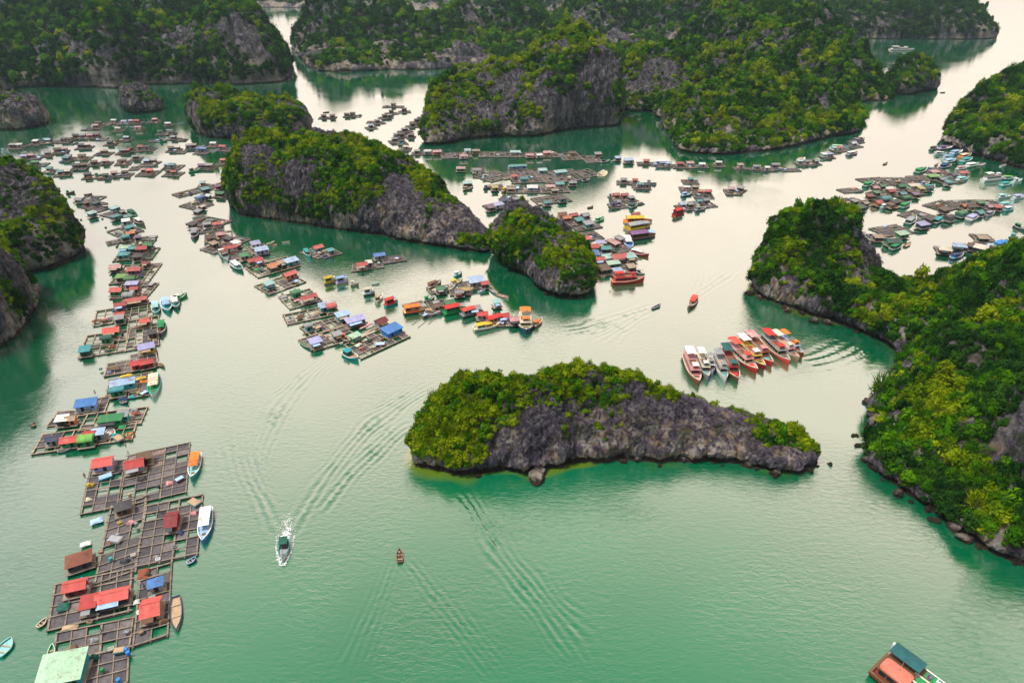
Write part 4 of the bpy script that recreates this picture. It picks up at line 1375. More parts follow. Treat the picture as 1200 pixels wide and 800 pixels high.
def boat_at(x, y, hdg, Lh, kind, hullc, roofc, deckc="ta", cabc="wh", B=None, look=None):
    B = B or {"skiff": max(1.3, Lh * 0.28), "work": Lh * 0.29, "tour": Lh * 0.25, "house": Lh * 0.38}[kind]
    nm = {"skiff": "skiff", "work": "fishing_boat", "tour": "tour_boat", "house": "houseboat"}[kind]
    root = empty(nm, x, y, 0, hdg)
    dm = paint(deckc, "plank")
    if kind == "skiff":
        secs, dz = boat_mesh(root, Lh, B, 0.5, hullc, roofc, dm, sheer=0.5, stern_w=0.72, inset=0.32)
        for fx in (-0.25, 0.08):
            t_ = MB()
            t_.box(fx * Lh - 0.14, fx * Lh + 0.14, -B * 0.44, B * 0.44, 0.36, 0.42)
            t_.build("thwart", M_TIMBER2, root)
        lk = "%s skiff with %s rim" % (COLOURS[hullc][0], COLOURS[roofc][0])
    elif kind == "work":
        fb = 0.85
        secs, dz = boat_mesh(root, Lh, B, fb, hullc, "wh" if hullc != "wh" else "te", dm, sheer=0.9)
        cabin(root, -Lh * 0.40, -Lh * 0.08, B * 0.34, dz + 0.01, fb + 1.35, cabc, roofc, band=Lh > 7)
        if Lh > 8:
            canopy(root, -Lh * 0.07, Lh * 0.14, B * 0.36, fb + 1.25, roofc, "awning", 0.12, True, dz)
        ms_ = MB()
        ms_.tube((Lh * 0.2, 0, dz), (Lh * 0.2, 0, fb + 2.3), 0.07, 6, 0.04)
        ms_.build("mast", M_TIMBER2, root)
        ht = MB()
        ht.box(Lh * 0.24, Lh * 0.33, -B * 0.14, B * 0.14, dz + 0.01, fb + 0.12)
        ht.build("hatch", paint("br", "plank"), root)
        lk = "%s fishing boat with %s roof" % (COLOURS[hullc][0], COLOURS[roofc][0])
    elif kind == "tour":
        fb = 1.25
        secs, dz = boat_mesh(root, Lh, B, fb, hullc, "cr", dm, sheer=1.2, stern_w=0.86, bow_pow=2.8)
        hw = B * 0.37
        cabin(root, -Lh * 0.42, Lh * 0.22, hw, dz + 0.01, fb + 1.7, cabc, deckc)
        zt = fb + 1.8
        canopy(root, -Lh * 0.44, -Lh * 0.16, hw * 0.98, zt + 1.9, roofc, "canopy", 0.2, True, zt)
        wh_ = MB()
        wh_.box(Lh * 0.08, Lh * 0.19, -hw * 0.55, hw * 0.55, zt + 0.102, zt + 1.25)
        ph = wh_.build("wheelhouse", paint(cabc, "wall"), root)
        g_ = MB()
        g_.box(Lh * 0.19 - 0.02, Lh * 0.19 + 0.04, -hw * 0.45, hw * 0.45, zt + 0.6, zt + 1.1)
        g_.build("window", M_GLASS, ph)
        r_ = MB()
        r_.box(Lh * 0.07, Lh * 0.205, -hw * 0.65, hw * 0.65, zt + 1.252, zt + 1.34)
        r_.build("wheelhouse_roof", paint(roofc, "sheet"), root)
        mat_ = MB()
        mat_.box(-Lh * 0.14, Lh * 0.06, -hw * 0.8, hw * 0.8, zt + 0.003, zt + 0.05)
        mat_.build("deck_mat", paint(rr.choice(["br", "ru", "dt", "br", "ta"]), "wall"), root)
        rl = MB()
        for s in (-1, 1):
            for q in range(8):
                xx = -Lh * 0.15 + Lh * 0.36 * q / 7
                rl.tube((xx, s * hw * 0.98, zt), (xx, s * hw * 0.98, zt + 0.8), 0.035, 4)
            rl.tube((-Lh * 0.15, s * hw * 0.98, zt + 0.8), (Lh * 0.21, s * hw * 0.98, zt + 0.8), 0.045, 4)
        rl.build("railing", paint("cr", "wall"), root)
        fp = MB()
        fp.tube((-Lh * 0.47, 0, fb), (-Lh * 0.49, 0, fb + 2.6), 0.04, 5)
        fp = fp.build("flagpole", M_TIMBER2, root)
        fg_ = MB()
        fg_.box(-Lh * 0.49 - 0.9, -Lh * 0.49, -0.02, 0.02, fb + 2.0, fb + 2.6)
        fg_.build("flag", paint("re", "wall"), fp)
        bs_ = MB()
        bs_.box(Lh * 0.27, Lh * 0.35, -B * 0.2, B * 0.2, dz + 0.01, fb + 0.35)
        bs_.build("bow_hatch", paint(rr.choice(["re", "te", "br"]), "wall"), root)
        lk = "%s tour boat with %s canopy" % (COLOURS[hullc][0], COLOURS[roofc][0])
    else:
        fb = 0.9
        secs, dz = boat_mesh(root, Lh, B, fb, hullc, cabc, dm, sheer=0.35, stern_w=0.95, inset=0.12, bow_pow=3.5)
        cabin(root, -Lh * 0.42, Lh * 0.16, B * 0.4, dz + 0.01, fb + 2.0, cabc, roofc, ov=0.35)
        rf = MB()
        for s in (-1, 1):
            rf.slab([(-Lh * 0.44, s * B * 0.43, fb + 2.12), (Lh * 0.19, s * B * 0.43, fb + 2.12), (Lh * 0.19, s * 0.01, fb + 2.75), (-Lh * 0.44, s * 0.01, fb + 2.75)], 0.08)
        rf.build("roof", paint(roofc, "sheet"), root)
        canopy(root, Lh * 0.2, Lh * 0.42, B * 0.33, fb + 1.8, rr.choice(["pb", "gy", "cr"]), "awning", 0.1, True, dz)
        lk = "%s houseboat with %s roof" % (COLOURS[hullc][0], COLOURS[roofc][0])
    size = {"skiff": (4.2, 6.5), "work": (7, 11), "tour": (17, 23), "house": (9, 13)}[kind]
    lk = look or (("small " if Lh < size[0] else "large " if Lh > size[1] else "") + lk)
    enter(root, lk, PLACE[0], {"skiff": "rowing boat", "work": "fishing boat", "tour": "tour boat", "house": "houseboat"}[kind],
          {"skiff": "small open boats in the bay", "work": "fishing boats moored at the rafts", "tour": "tour boats rafted side by side", "house": "houseboats moored in the bay"}[kind])
    return root


def boat(u, v, Lh, hdg, kind, hullc, roofc, deckc="ta", cabc="wh", z=0.8, **kw):
    x, y = W(u, v, z)
    return boat_at(x, y, R(hdg), Lh, kind, hullc, roofc, deckc, cabc, **kw)


def boat_px(us, vs, ub, vb, kind, hullc, roofc, deckc="ta", cabc="wh", z=1.0, **kw):
    s, b = W(us, vs, z), W(ub, vb, z)
    return boat_at((s[0] + b[0]) / 2, (s[1] + b[1]) / 2, math.atan2(b[1] - s[1], b[0] - s[0]), math.dist(s, b) * {"tour": 0.95, "house": 1.02}.get(kind, 0.88), kind, hullc, roofc, deckc, cabc, **kw)


# ------------------------------------------------------------------ odds and ends on the rafts
def drum(u, v, col, z=0.58):
    x, y = W(u, v, z + 0.4)
    root = empty("barrel", x, y, z, rr.uniform(0, 3))
    m_ = MB()
    m_.rings([[(r_ * math.cos(2 * math.pi * j / 12), r_ * math.sin(2 * math.pi * j / 12), zz_) for j in range(12)] for r_, zz_ in
              ((0.36, 0), (0.40, 0.05), (0.39, 0.35), (0.42, 0.4), (0.39, 0.45), (0.40, 0.85), (0.36, 0.92))], closed=True)
    m_.build("body", paint(col, "hull"), root)
    c_ = MB()
    c_.tube((0.15, 0, 0.92), (0.15, 0, 0.97), 0.07, 8)
    c_.build("cap", paint("dg", "hull"), root)
    enter(root, "%s plastic barrel standing" % COLOURS[col][0], PLACE[0], "barrel", "barrels on the rafts")


def crate(u, v, col, w=0.9, z=0.58):
    x, y = W(u, v, z + 0.3)
    root = empty("crate", x, y, z, near_angle(x, y) + rr.uniform(-0.3, 0.3))
    m_ = MB()
    t_ = 0.05
    m_.box(-w / 2, w / 2, -w * 0.35, w * 0.35, 0, 0.06)
    for s in (-1, 1):
        m_.box(-w / 2, w / 2, s * w * 0.35 - t_, s * w * 0.35 + t_, 0.062, 0.5)
        m_.box(s * w / 2 - t_, s * w / 2 + t_, -w * 0.35 + t_ + 0.003, w * 0.35 - t_ - 0.003, 0.062, 0.5)
    m_.build("box", paint(col, "plank"), root)
    f_ = MB()
    f_.hexa([(-w * 0.42, -w * 0.27, 0.1), (w * 0.42, -w * 0.27, 0.1), (w * 0.42, w * 0.27, 0.1), (-w * 0.42, w * 0.27, 0.1),
             (-w * 0.3, -w * 0.18, 0.44), (w * 0.3, -w * 0.18, 0.46), (w * 0.3, w * 0.18, 0.42), (-w * 0.3, w * 0.18, 0.45)])
    f_.build("contents", paint(rr.choice(["gy", "ta", "dg"]), "wall"), root)
    enter(root, "%s open crate lying" % COLOURS[col][0], PLACE[0], "crate", "crates on the rafts")


def tarp(u, v, w, d, col, z=0.62, hump=0.5):
    """Gear under a creased tarpaulin."""
    x, y = W(u, v, z)
    n = 9
    V, F = [], []
    sd = rr.randint(0, 999)
    for j in range(n):
        for i in range(n):
            a, b = i / (n - 1) * 2 - 1, j / (n - 1) * 2 - 1
            hh = hump * max(0.0, (1 - abs(a) ** 3) * (1 - abs(b) ** 3)) * (0.75 + 0.5 * math.sin(3 * a + sd) * math.cos(2.3 * b + sd))
            V.append((a * w / 2 * (1 + 0.06 * math.sin(5 * b + sd)), b * d / 2 * (1 + 0.06 * math.sin(4 * a + sd)), hh + 0.03))
    for j in range(n - 1):
        for i in range(n - 1):
            k = j * n + i
            F.append([k, k + 1, k + n + 1, k + n])
    m_ = MB()
    m_.v, m_.f = V, F
    o = m_.build("tarpaulin", paint(col, "wall"))
    o.location = (x, y, z)
    o.rotation_euler = (0, 0, near_angle(x, y) + rr.uniform(-0.2, 0.2))
    enter(o, "%s tarpaulin over a heap of gear" % COLOURS[col][0], PLACE[0], "tarpaulin", "tarpaulins on the rafts")


def log_px(u0, v0, u1, v1, r_=0.16, look="long bare log floating"):
    p, q = W(u0, v0), W(u1, v1)
    m_ = MB()
    m_.tube((0, 0, 0.02), (q[0] - p[0], q[1] - p[1], 0.05), r_, 7, r_ * 0.7)
    o = m_.build("log", M_TIMBER)
    o.location = (p[0], p[1], 0)
    enter(o, look, PLACE[0], "log", "floating logs")


def buoy(u, v, col):
    x, y = W(u, v)
    root = empty("buoy", x, y, 0)
    m_ = MB()
    m_.rings([[(r_ * math.cos(2 * math.pi * j / 10), r_ * math.sin(2 * math.pi * j / 10), z_) for j in range(10)] for r_, z_ in ((0.25, -0.2), (0.5, 0), (0.55, 0.25), (0.4, 0.5), (0.12, 0.6))], closed=True)
    m_.build("float", paint(col, "hull"), root, smooth=True)
    t_ = MB()
    t_.tube((0, 0, 0.55), (0, 0, 0.85), 0.06, 6)
    t_.build("eye", M_METAL, root)
    enter(root, "%s mooring float" % COLOURS[col][0], PLACE[0], "buoy", "mooring floats")
# ------------------------------------------------------------------ layout, cluster by cluster
def rows(txt, fn, nnum, **kw):
    """One thing a line: numbers, then colour codes."""
    for ln in txt.strip().split(";"):
        t = ln.split()
        if not t:
            continue
        fn(*[float(q) for q in t[:nnum]], *[q for q in t[nnum:]], **kw)


def farm(u, v, wpx, dm, ang, *huts):
    """A far family farm: a raft centred on (u, v), wpx picture columns wide, with huts roof/wall at fractions across it."""
    x, y = W(u, v, 0.4)
    k = FOC / (y * CP + CAM_H * SP)
    w = max(5.0, wpx / k)
    a = R(ang + rr.uniform(-5, 5))
    ca, sa = math.cos(a), math.sin(a)
    P = lambda s, t: (x + ca * s - sa * t, y + sa * s + ca * t)
    raft(P(-w / 2, -dm / 2), P(w / 2, -dm / 2), P(-w / 2, dm / 2), open_=FOPEN[0])
    for hq in huts:
        fx, roof, wall, *kd = hq.split("/")
        fx = float(fx)
        q = P(fx * w, rr.uniform(-0.1, 0.2) * dm)
        hut_at(q[0], q[1], a, rr.uniform(3.4, 4.8) * (1.25 if y > 420 else 1), rr.uniform(2.8, 3.6), roof, wall, kd[0] if kd else rr.choice("ggs"))


FOPEN = [0.5]


def farms(txt):
    for ln in txt.strip().split(";"):
        t = ln.split()
        if t:
            farm(*[float(q) for q in t[:5]], *t[5:])


def hut_row(u, v, w, d, roof, wall, kind="g", rot="0"):
    hut(u, v, w, d, roof, wall, kind, float(rot))


# ---- the big near farm
PLACE[0] = "in the big near farm"
for q in ((94, 602, 138, 594, 107, 545), (138, 595, 217, 576, 150, 534), (111, 684, 159, 668, 130, 594), (159, 664, 231, 649, 172, 592), (56, 738, 152, 716, 66, 685),
          (156, 757, 196, 744, 165, 669), (62, 777, 153, 757, 68, 741), (97, 812, 148, 800, 101, 768)):
    raft_px(*q, open_=0.2)
PLACE[0] = "in the big near farm"
rows("""120 539 5.4 4.2 co li; 157 541 5.0 4.0 re gy; 168 533 3.6 2.6 br br s; 143 590 3.4 3.2 dg br h; 201 606 2.4 5.2 dr dr g -4; 91 652 5.0 4.0 ru dg h; 87 683 4.2 3.0 co dr;
 131 695 6.2 3.2 co dg; 103 704 2.6 3.0 re dg s; 176 709 3.4 5.0 co ta g -6; 181 680 2.6 2.2 bl gy h""", hut_row, 4)
hut_at(*W(73, 783, 2.6), near_angle(*W(73, 783)) + R(-2), 7.0, 5.6, "pg", "te", "s", 2.2, look="big pale green flat roofed house with teal walls")
rows("100 637 2.2 1.4 wh; 74 711 2.4 2.2 dt; 113 610 2.6 2.0 pb; 165 716 1.6 1.3 wh; 160 705 1.3 1.2 wh; 82 735 3.0 1.2 ta; 168 672 2.2 3.0 ru", tarp, 4)
rows("148 761 bl; 150 765 bl; 120 785 gr; 139 797 bl; 138 627 gy; 130 655 te; 102 688 wh; 96 679 bl; 104 568 ye; 160 614 gy; 186 570 dg; 152 580 ta", drum, 2)
rows("183 652 gy; 185 655 wh; 118 646 ta; 176 690 br; 105 728 ta; 140 612 ye; 170 580 ta; 130 760 cr; 148 740 gy; 165 740 ta; 172 672 br; 110 660 ta; 205 640 gy; 156 650 wh", crate, 2)
PLACE[0] = "moored against the big near farm"
boat_px(231, 529, 224, 563, "work", "te", "or", "pt", "wh", look="teal fishing boat with an orange cabin roof")
boat_px(243, 592, 237, 638, "work", "bl", "wh", "pb", "te", look="sky blue fishing boat with a white and teal cabin", B=3.3)
boat_px(205, 694, 206, 740, "skiff", "gy", "nb", "ta", look="long grey open boat with a navy stern", B=2.4)
boat_px(218, 658, 230, 651, "skiff", "nb", "pb", "dg")
boat_px(42, 733, 55, 722, "skiff", "br", "cr", "br")
boat_px(57, 770, 61, 752, "skiff", "gr", "pg", "gr")
PLACE[0] = "alone at the frame's edge"
boat_px(-6, 768, 14, 744, "skiff", "te", "pt", "pt", B=2.8)
PLACE[0] = "at the big farm corner"
crate(106, 568, "ye", 1.5, 0.3)

# ---- the long row along the left bank
PLACE[0] = "in the left bank row"
FOPEN[0] = 0.72
for q in ((92, 419, 146, 411, 24), (147, 411, 185, 404, 34), (110, 382, 182, 370, 17), (122, 441, 157, 435, 14), (154, 436, 185, 429, 20), (124, 464, 176, 454, 18), (150, 467, 172, 463, 6),
          (88, 488, 122, 483, 17), (56, 499, 86, 496, 14), (92, 505, 165, 496, 18), (38, 532, 153, 515, 20), (128, 333, 174, 330, 20), (129, 350, 172, 348, 15), (132, 306, 178, 303, 12),
          (136, 289, 178, 286, 9), (126, 287, 146, 283, 4), (140, 278, 168, 270, 10), (143, 268, 156, 266, 8), (134, 256, 152, 250, 8), (115, 248, 130, 243, 6), (86, 237, 108, 238, 7), (104, 245, 126, 238, 4)):
    raft_rect(*q, open_=0.72, pale=q[1] > 330)
rows("""60 512 3.0 2.4 nb gy; 81 513 5.0 3.0 co gr; 100 512 3.8 3.4 lg gr b; 104 506 3.4 2.6 re br; 114 505 3.6 2.6 pb gy s; 129 489 7.4 2.8 gr gr s; 143 484 3.2 2.6 gy te s;
 72 489 3.4 2.6 wh dg s; 82 488 2.8 2.4 ta or; 100 471 6.6 3.6 bl pb s; 143 447 8.2 3.0 pb te s; 136 455 4.4 2.4 te gr b; 160 423 4.4 3.4 re re; 171 422 4.2 3.2 re dr; 171 405 5.6 3.2 li ye s;
 130 385 6.0 4.2 co gr; 124 394 3.6 3.0 dt gr b; 99 408 3.6 3.6 te dt s; 169 374 3.4 2.8 co br; 178 388 3.0 2.8 dg br s; 159 349 8.8 3.0 co br; 140 355 4.2 3.2 re pu; 140 366 3.2 2.6 co br;
 139 371 3.2 2.8 gy dt s; 136 338 5.0 4.2 co gr; 150 344 4.2 3.6 gy gy b; 157 336 3.2 2.6 re br; 135 311 5.4 3.4 pi dt; 157 314 6.0 3.6 co pu; 152 325 4.4 3.2 gr dt b; 141 323 3.8 3.0 lg br s;
 154 331 5.4 2.6 li pu s; 171 306 3.4 2.6 dr br; 144 296 5.4 4.0 te te h; 160 299 3.6 2.8 dg br s; 146 289 5.4 2.8 pg gr s; 156 289 3.6 3.2 te dt; 166 289 5.0 4.0 re br; 173 285 4.2 3.6 gr te;
 152 271 4.4 3.0 or br; 146 276 4.0 3.4 te dt b; 161 276 2.8 2.6 pu dg s; 147 257 4.4 3.6 wh pb s; 150 264 5.4 3.8 te te; 149 252 4.0 2.8 te pu s; 135 251 6.0 4.0 te te h; 134 242 6.2 3.0 pt te s;
 142 246 3.2 2.8 gy br; 112 236 5.0 3.0 dt dt s; 92 232 5.0 3.4 gy te; 100 236 3.4 2.8 br br s; 107 248 5.0 3.4 pt te s; 168 486 2.6 2.2 ta br""".replace("168 486 2.6 2.2 ta br", ""), hut_row, 4)
rows("165 443 3.0 1.6 ye; 168 447 2.2 1.4 or; 148 440 3.4 1.2 ye; 159 484 2.4 1.6 ru; 143 500 2.2 1.6 gr; 89 518 2.2 1.4 lg; 122 374 2.4 1.4 pi; 112 376 2.6 1.2 ru; 144 467 2.6 1.6 nb", tarp, 4)
rows("108 498 gy; 170 380 ye; 163 398 ta; 132 400 cr; 118 432 te; 128 436 li; 151 512 or; 90 492 wh; 120 500 ta; 162 460 ye; 128 460 te; 158 405 wh", crate, 2)
boat_px(129, 512, 128, 499, "skiff", "pi", "wh", "wh", B=2.6)
boat_px(143, 508, 158, 505, "skiff", "or", "gr", "or", B=2.2)
boat_px(66, 527, 84, 524, "skiff", "dt", "gy", "dg")
boat_px(181, 437, 179, 466, "work", "wh", "cr", "gr", "wh", look="white decked boat with a green well")
boat_px(186, 424, 192, 428, "skiff", "br", "ta", "br")
boat_px(190, 376, 188, 393, "work", "dg", "gr", "br", "gr")
boat_px(182, 354, 183, 369, "work", "te", "pt", "te", "dt")
boat_px(192, 349, 198, 366, "work", "te", "pb", "te", "pb")
boat_px(204, 348, 207, 362, "work", "dt", "wh", "te", "wh")
boat_px(202, 352, 220, 343, "work", "gr", "wh", "gr", "gr")
boat_px(158, 257, 170, 263, "work", "br", "wh", "br", "dr")
boat_px(150, 247, 162, 254, "work", "gr", "dt", "gr", "gr")
boat_px(76, 226, 88, 224, "work", "br", "pt", "br", "gr")
boat(103, 227, 4.0, 20, "skiff", "dg", "br")
boat_px(140, 469, 150, 470, "skiff", "nb", "gy", "dg")
PLACE[0] = "drifting near the left bank"
boat_px(36, 498, 41, 494, "skiff", "dg", "br", "br")

# ---- the diagonal row in front of the long dark island
PLACE[0] = "in the diagonal middle row"
FOPEN[0] = 0.55
for q in ((210, 231, 246, 222, 5), (248, 231, 270, 233, 5), (246, 222, 270, 217, 5), (230, 246, 250, 239, 9), (218, 262, 250, 268, 9), (240, 286, 272, 282, 12), (228, 274, 262, 270, 6), (252, 297, 276, 287, 9),
          (264, 282, 280, 286, 6), (268, 306, 296, 300, 8)):
    raft_rect(*q, open_=0.5)
for q in ((303, 325, 352, 311, 14), (316, 345, 358, 330, 14), (296, 298, 316, 294, 9), (340, 362, 377, 352, 17), (337, 380, 394, 368, 12)):
    raft_rect(*q, open_=0.7, pale=True)
raft_px(364, 393, 412, 379, 352, 383, open_=0.55, pale=True)
raft_px(368, 411, 421, 395, 350, 398, open_=0.5, pale=True)
raft_px(424, 420, 480, 394, 404, 404, open_=0.6, pale=True)
rows("""240 220 5.6 3.6 te dt s; 256 216 6.0 3.6 pu re; 268 214 5.0 3.4 gy gy s; 257 225 6.4 3.2 gr dt s; 234 230 6.0 4.0 bl pb b; 243 228 4.0 3.2 wh gy s; 231 246 4.6 3.6 gy dg s; 236 240 3.6 3.0 cr br;
 225 261 4.6 3.6 dg br s; 242 260 4.4 3.6 gy dg; 254 260 4.6 3.6 co pi; 259 272 5.6 4.0 pi co; 246 276 5.0 3.6 br ta; 267 278 5.2 2.6 dg br s; 269 288 6.4 3.8 re wh; 276 283 4.0 3.4 wh pi s;
 297 303 6.4 3.4 re gr; 250 284 3.6 3.0 ta br s; 262 293 3.4 3.0 ru br; 286 298 4.0 3.2 gr ta s; 299 284 4.6 3.6 li wh s; 306 291 6.4 3.8 pb li s; 302 303 4.0 3.4 re pi; 319 309 5.4 3.2 or br;
 341 304 6.4 3.8 pb te s; 330 306 3.0 2.6 ta gr s; 339 319 6.2 3.8 co or; 315 331 4.2 3.2 pt te s; 346 341 3.8 3.2 gr gr b; 361 346 7.4 2.8 re wh; 379 357 3.4 3.8 pb te s; 388 357 3.8 4.0 co gr b;
 401 367 5.4 3.2 pb te s; 416 373 8.2 3.4 li pu s; 446 374 4.6 3.6 dr gy; 459 384 8.0 4.6 bl bl s; 369 398 4.4 3.4 li gy s; 416 392 4.2 2.6 pg gr s; 395 390 3.2 2.4 gy nb s; 361 380 2.8 2.4 gy te b""", hut_row, 4)
rows("310 306 2.4 1.6 ta; 326 312 2.4 1.8 or; 430 382 6.0 0.8 pi; 424 379 5.0 0.8 wh; 434 388 6.0 0.8 ta; 376 383 2.4 1.6 pu; 372 366 2.4 1.6 ta; 420 404 2.6 1.6 cr; 348 352 2.4 1.4 pi; 302 316 2.2 1.4 gr", tarp, 4)
rows("330 340 cr; 345 335 ta; 384 394 pi; 400 402 wh; 390 388 ta; 440 402 wh; 432 398 gr; 448 398 ru; 410 408 gy; 356 392 ta; 362 372 gy; 340 372 gy; 320 320 gr; 436 408 ta", crate, 2)
boat_px(228, 268, 227, 280, "work", "dg", "gy", "dg", "dt")
boat_px(251, 266, 262, 264, "work", "dt", "pt", "dg", "gy")
boat_px(224, 254, 238, 251, "skiff", "wh", "wh", "gy")
boat_px(258, 293, 268, 304, "work", "wh", "wh", "gy", "wh")
boat_px(271, 307, 285, 317, "work", "dt", "wh", "te", "wh")
boat_px(396, 392, 412, 401, "work", "br", "co", "br", "or")
boat_px(402, 411, 421, 421, "work", "te", "te", "ta", "dt", B=3.2)
boat_px(352, 398, 366, 408, "skiff", "dt", "gy", "gr")

# ---- the cove behind it
PLACE[0] = "in the sheltered green cove"
raft_rect(380, 303, 401, 297, 8, open_=0.35)
raft_rect(429, 316, 450, 313, 6, open_=0.4)
raft_rect(450, 309, 476, 305, 7, open_=0.4)
rows("372 288 5.0 3.6 co te; 424 308 4.8 3.6 re wh; 444 297 5.6 3.6 bl gy; 432 306 2.6 2.4 wh gy s; 387 292 3.0 2.4 te gy s", hut_row, 4)
raft_rect(412, 318, 430, 317, 8, open_=0.6, pale=True)
raft_rect(352, 296, 372, 303, 8, open_=0.6, pale=True)
rows("357 293 364 301 work te te te dt; 330 283 340 282 skiff wh ta ta; 324 285 318 288 skiff cr ta ta; 380 331 394 328 house ta ye ta ye; 394 331 408 328 house cr pb wh li; 410 333 421 332 work ta cr ta cr", boat_px, 4)
rows("435 331 445 330 skiff wh pg wh; 426 344 439 342 house dg cr te wh; 440 353 449 344 work cr ta cr br; 451 357 466 352 house te co gy re; 312 285 322 282 skiff ta cr ta", boat_px, 4)

# ---- houseboats and rafts in the middle
PLACE[0] = "in the middle houseboats"
rows("""473 365 500 361 house dg or cr or; 496 352 510 348 work dt gr gr gr; 496 366 518 366 work gy ta ta ta; 520 366 546 360 house gr re gr gr; 541 369 562 363 house dg co gy gy; 570 379 594 372 house pb re ye pi;
 553 385 590 378 work cr ye ye wh; 593 378 603 370 work pu pu pi pi; 625 382 636 373 work ru or or ta; 500 337 518 328 work br br br ta; 515 342 535 334 work gy gy ta gy; 527 333 543 327 work cr ye ye cr;
 535 344 556 338 work pi re re pi; 560 341 570 336 skiff wh pb wh; 573 335 584 344 skiff gy ta gy; 582 343 597 348 skiff cr pi ta; 532 323 542 318 work te wh wh pt; 548 332 556 330 skiff te wh gy""", boat_px, 4)
raft_rect(541, 341, 570, 337, 10, open_=0.3)
hut(558, 327, 7.4, 5.0, "pb", "gy", "s")
hut(568, 330, 3.6, 3.0, "re", "br")
raft_rect(497, 372, 520, 366, 6, open_=0.7)
for q in ((478, 364, 500, 359, 8), (505, 362, 526, 358, 8), (540, 368, 566, 364, 7), (566, 384, 596, 381, 9), (594, 382, 612, 380, 9), (506, 344, 530, 340, 7), (528, 346, 552, 344, 7)):
    raft_rect(*q, open_=0.45, pale=True)
hut(582, 352, 3.0, 2.8, "pt", "wh", "s")
for q in ((511, 356, 4.6, 3.4, "br", "ta"), (526, 352, 4.2, 3.2, "gr", "dt"), (556, 359, 4.8, 3.4, "gy", "re"), (565, 366, 4.4, 3.2, "re", "gy"), (590, 368, 4.6, 3.4, "re", "wh"), (603, 372, 4.0, 3.2, "pi", "pu"),
          (484, 356, 4.2, 3.2, "re", "br"), (516, 336, 3.8, 3.0, "gr", "br"), (545, 337, 3.8, 3.0, "ye", "gy"), (538, 340, 3.6, 2.8, "gy", "re")):
    hut(*q)
for a_, b_, c_, d_ in ((483, 381, 496, 371), (490, 384, 506, 371), (502, 380, 512, 372)):
    log_px(a_, b_, c_, d_)
boat_px(615, 366, 617, 387, "tour", "nb", "or", "cr", "cr", B=5.6, z=2.0, look="large cream passenger boat with orange canopy")

# ---- tight cluster right of the blunt rock
PLACE[0] = "in the tight central cluster"
for q in ((655, 266, 676, 264, 8), (678, 271, 706, 266, 16), (676, 284, 708, 279, 9), (690, 305, 744, 303, 18), (704, 324, 748, 318, 18), (728, 296, 742, 290, 14)):
    raft_rect(*q, open_=0.4)
rows("""659 249 5.4 4.0 ru pi; 664 253 5.4 3.8 or br; 672 250 5.4 3.8 re dr; 686 250 5.0 4.4 gy pu; 679 256 5.4 4.0 te dt s; 690 260 6.4 4.4 gy te s; 684 278 7.0 4.2 co gr; 694 288 7.0 3.4 re gy s;
 710 289 5.0 4.0 te dt; 719 283 4.4 5.6 pi br s; 726 278 4.0 4.0 gy ta s; 725 299 8.4 5.2 co re; 739 299 5.0 4.4 pt gy s; 695 296 6.4 4.6 bl te s; 702 302 5.4 4.0 co or; 712 300 5.0 3.6 pt wh s;
 719 307 6.4 3.0 pg gr s; 708 313 5.4 5.0 br dg s; 724 316 4.6 3.6 pb gy s; 740 311 4.0 3.4 ta br s; 704 283 4.4 3.2 li pu s""", hut_row, 4)
rows("""697 259 709 254 work gr pg gr gr; 733 276 740 292 work pb wh bl wh; 737 294 762 299 work re wh re co; 716 330 756 327 tour re re co co; 746 318 756 322 work dg gy gy dt; 736 278 768 274 house pu pu br br;
 734 268 762 263 house ta gy br ye; 732 259 764 258 house ye ye or or; 702 322 694 314 skiff ta cr ta; 708 324 700 315 skiff cr ta ta; 677 285 686 280 skiff dt te te""", boat_px, 4)
hut(745, 249, 5.6, 2.8, "re", "or")
PLACE[0] = "drifting behind the central cluster"
boat(692, 242, 3.6, 30, "skiff", "dg", "br")

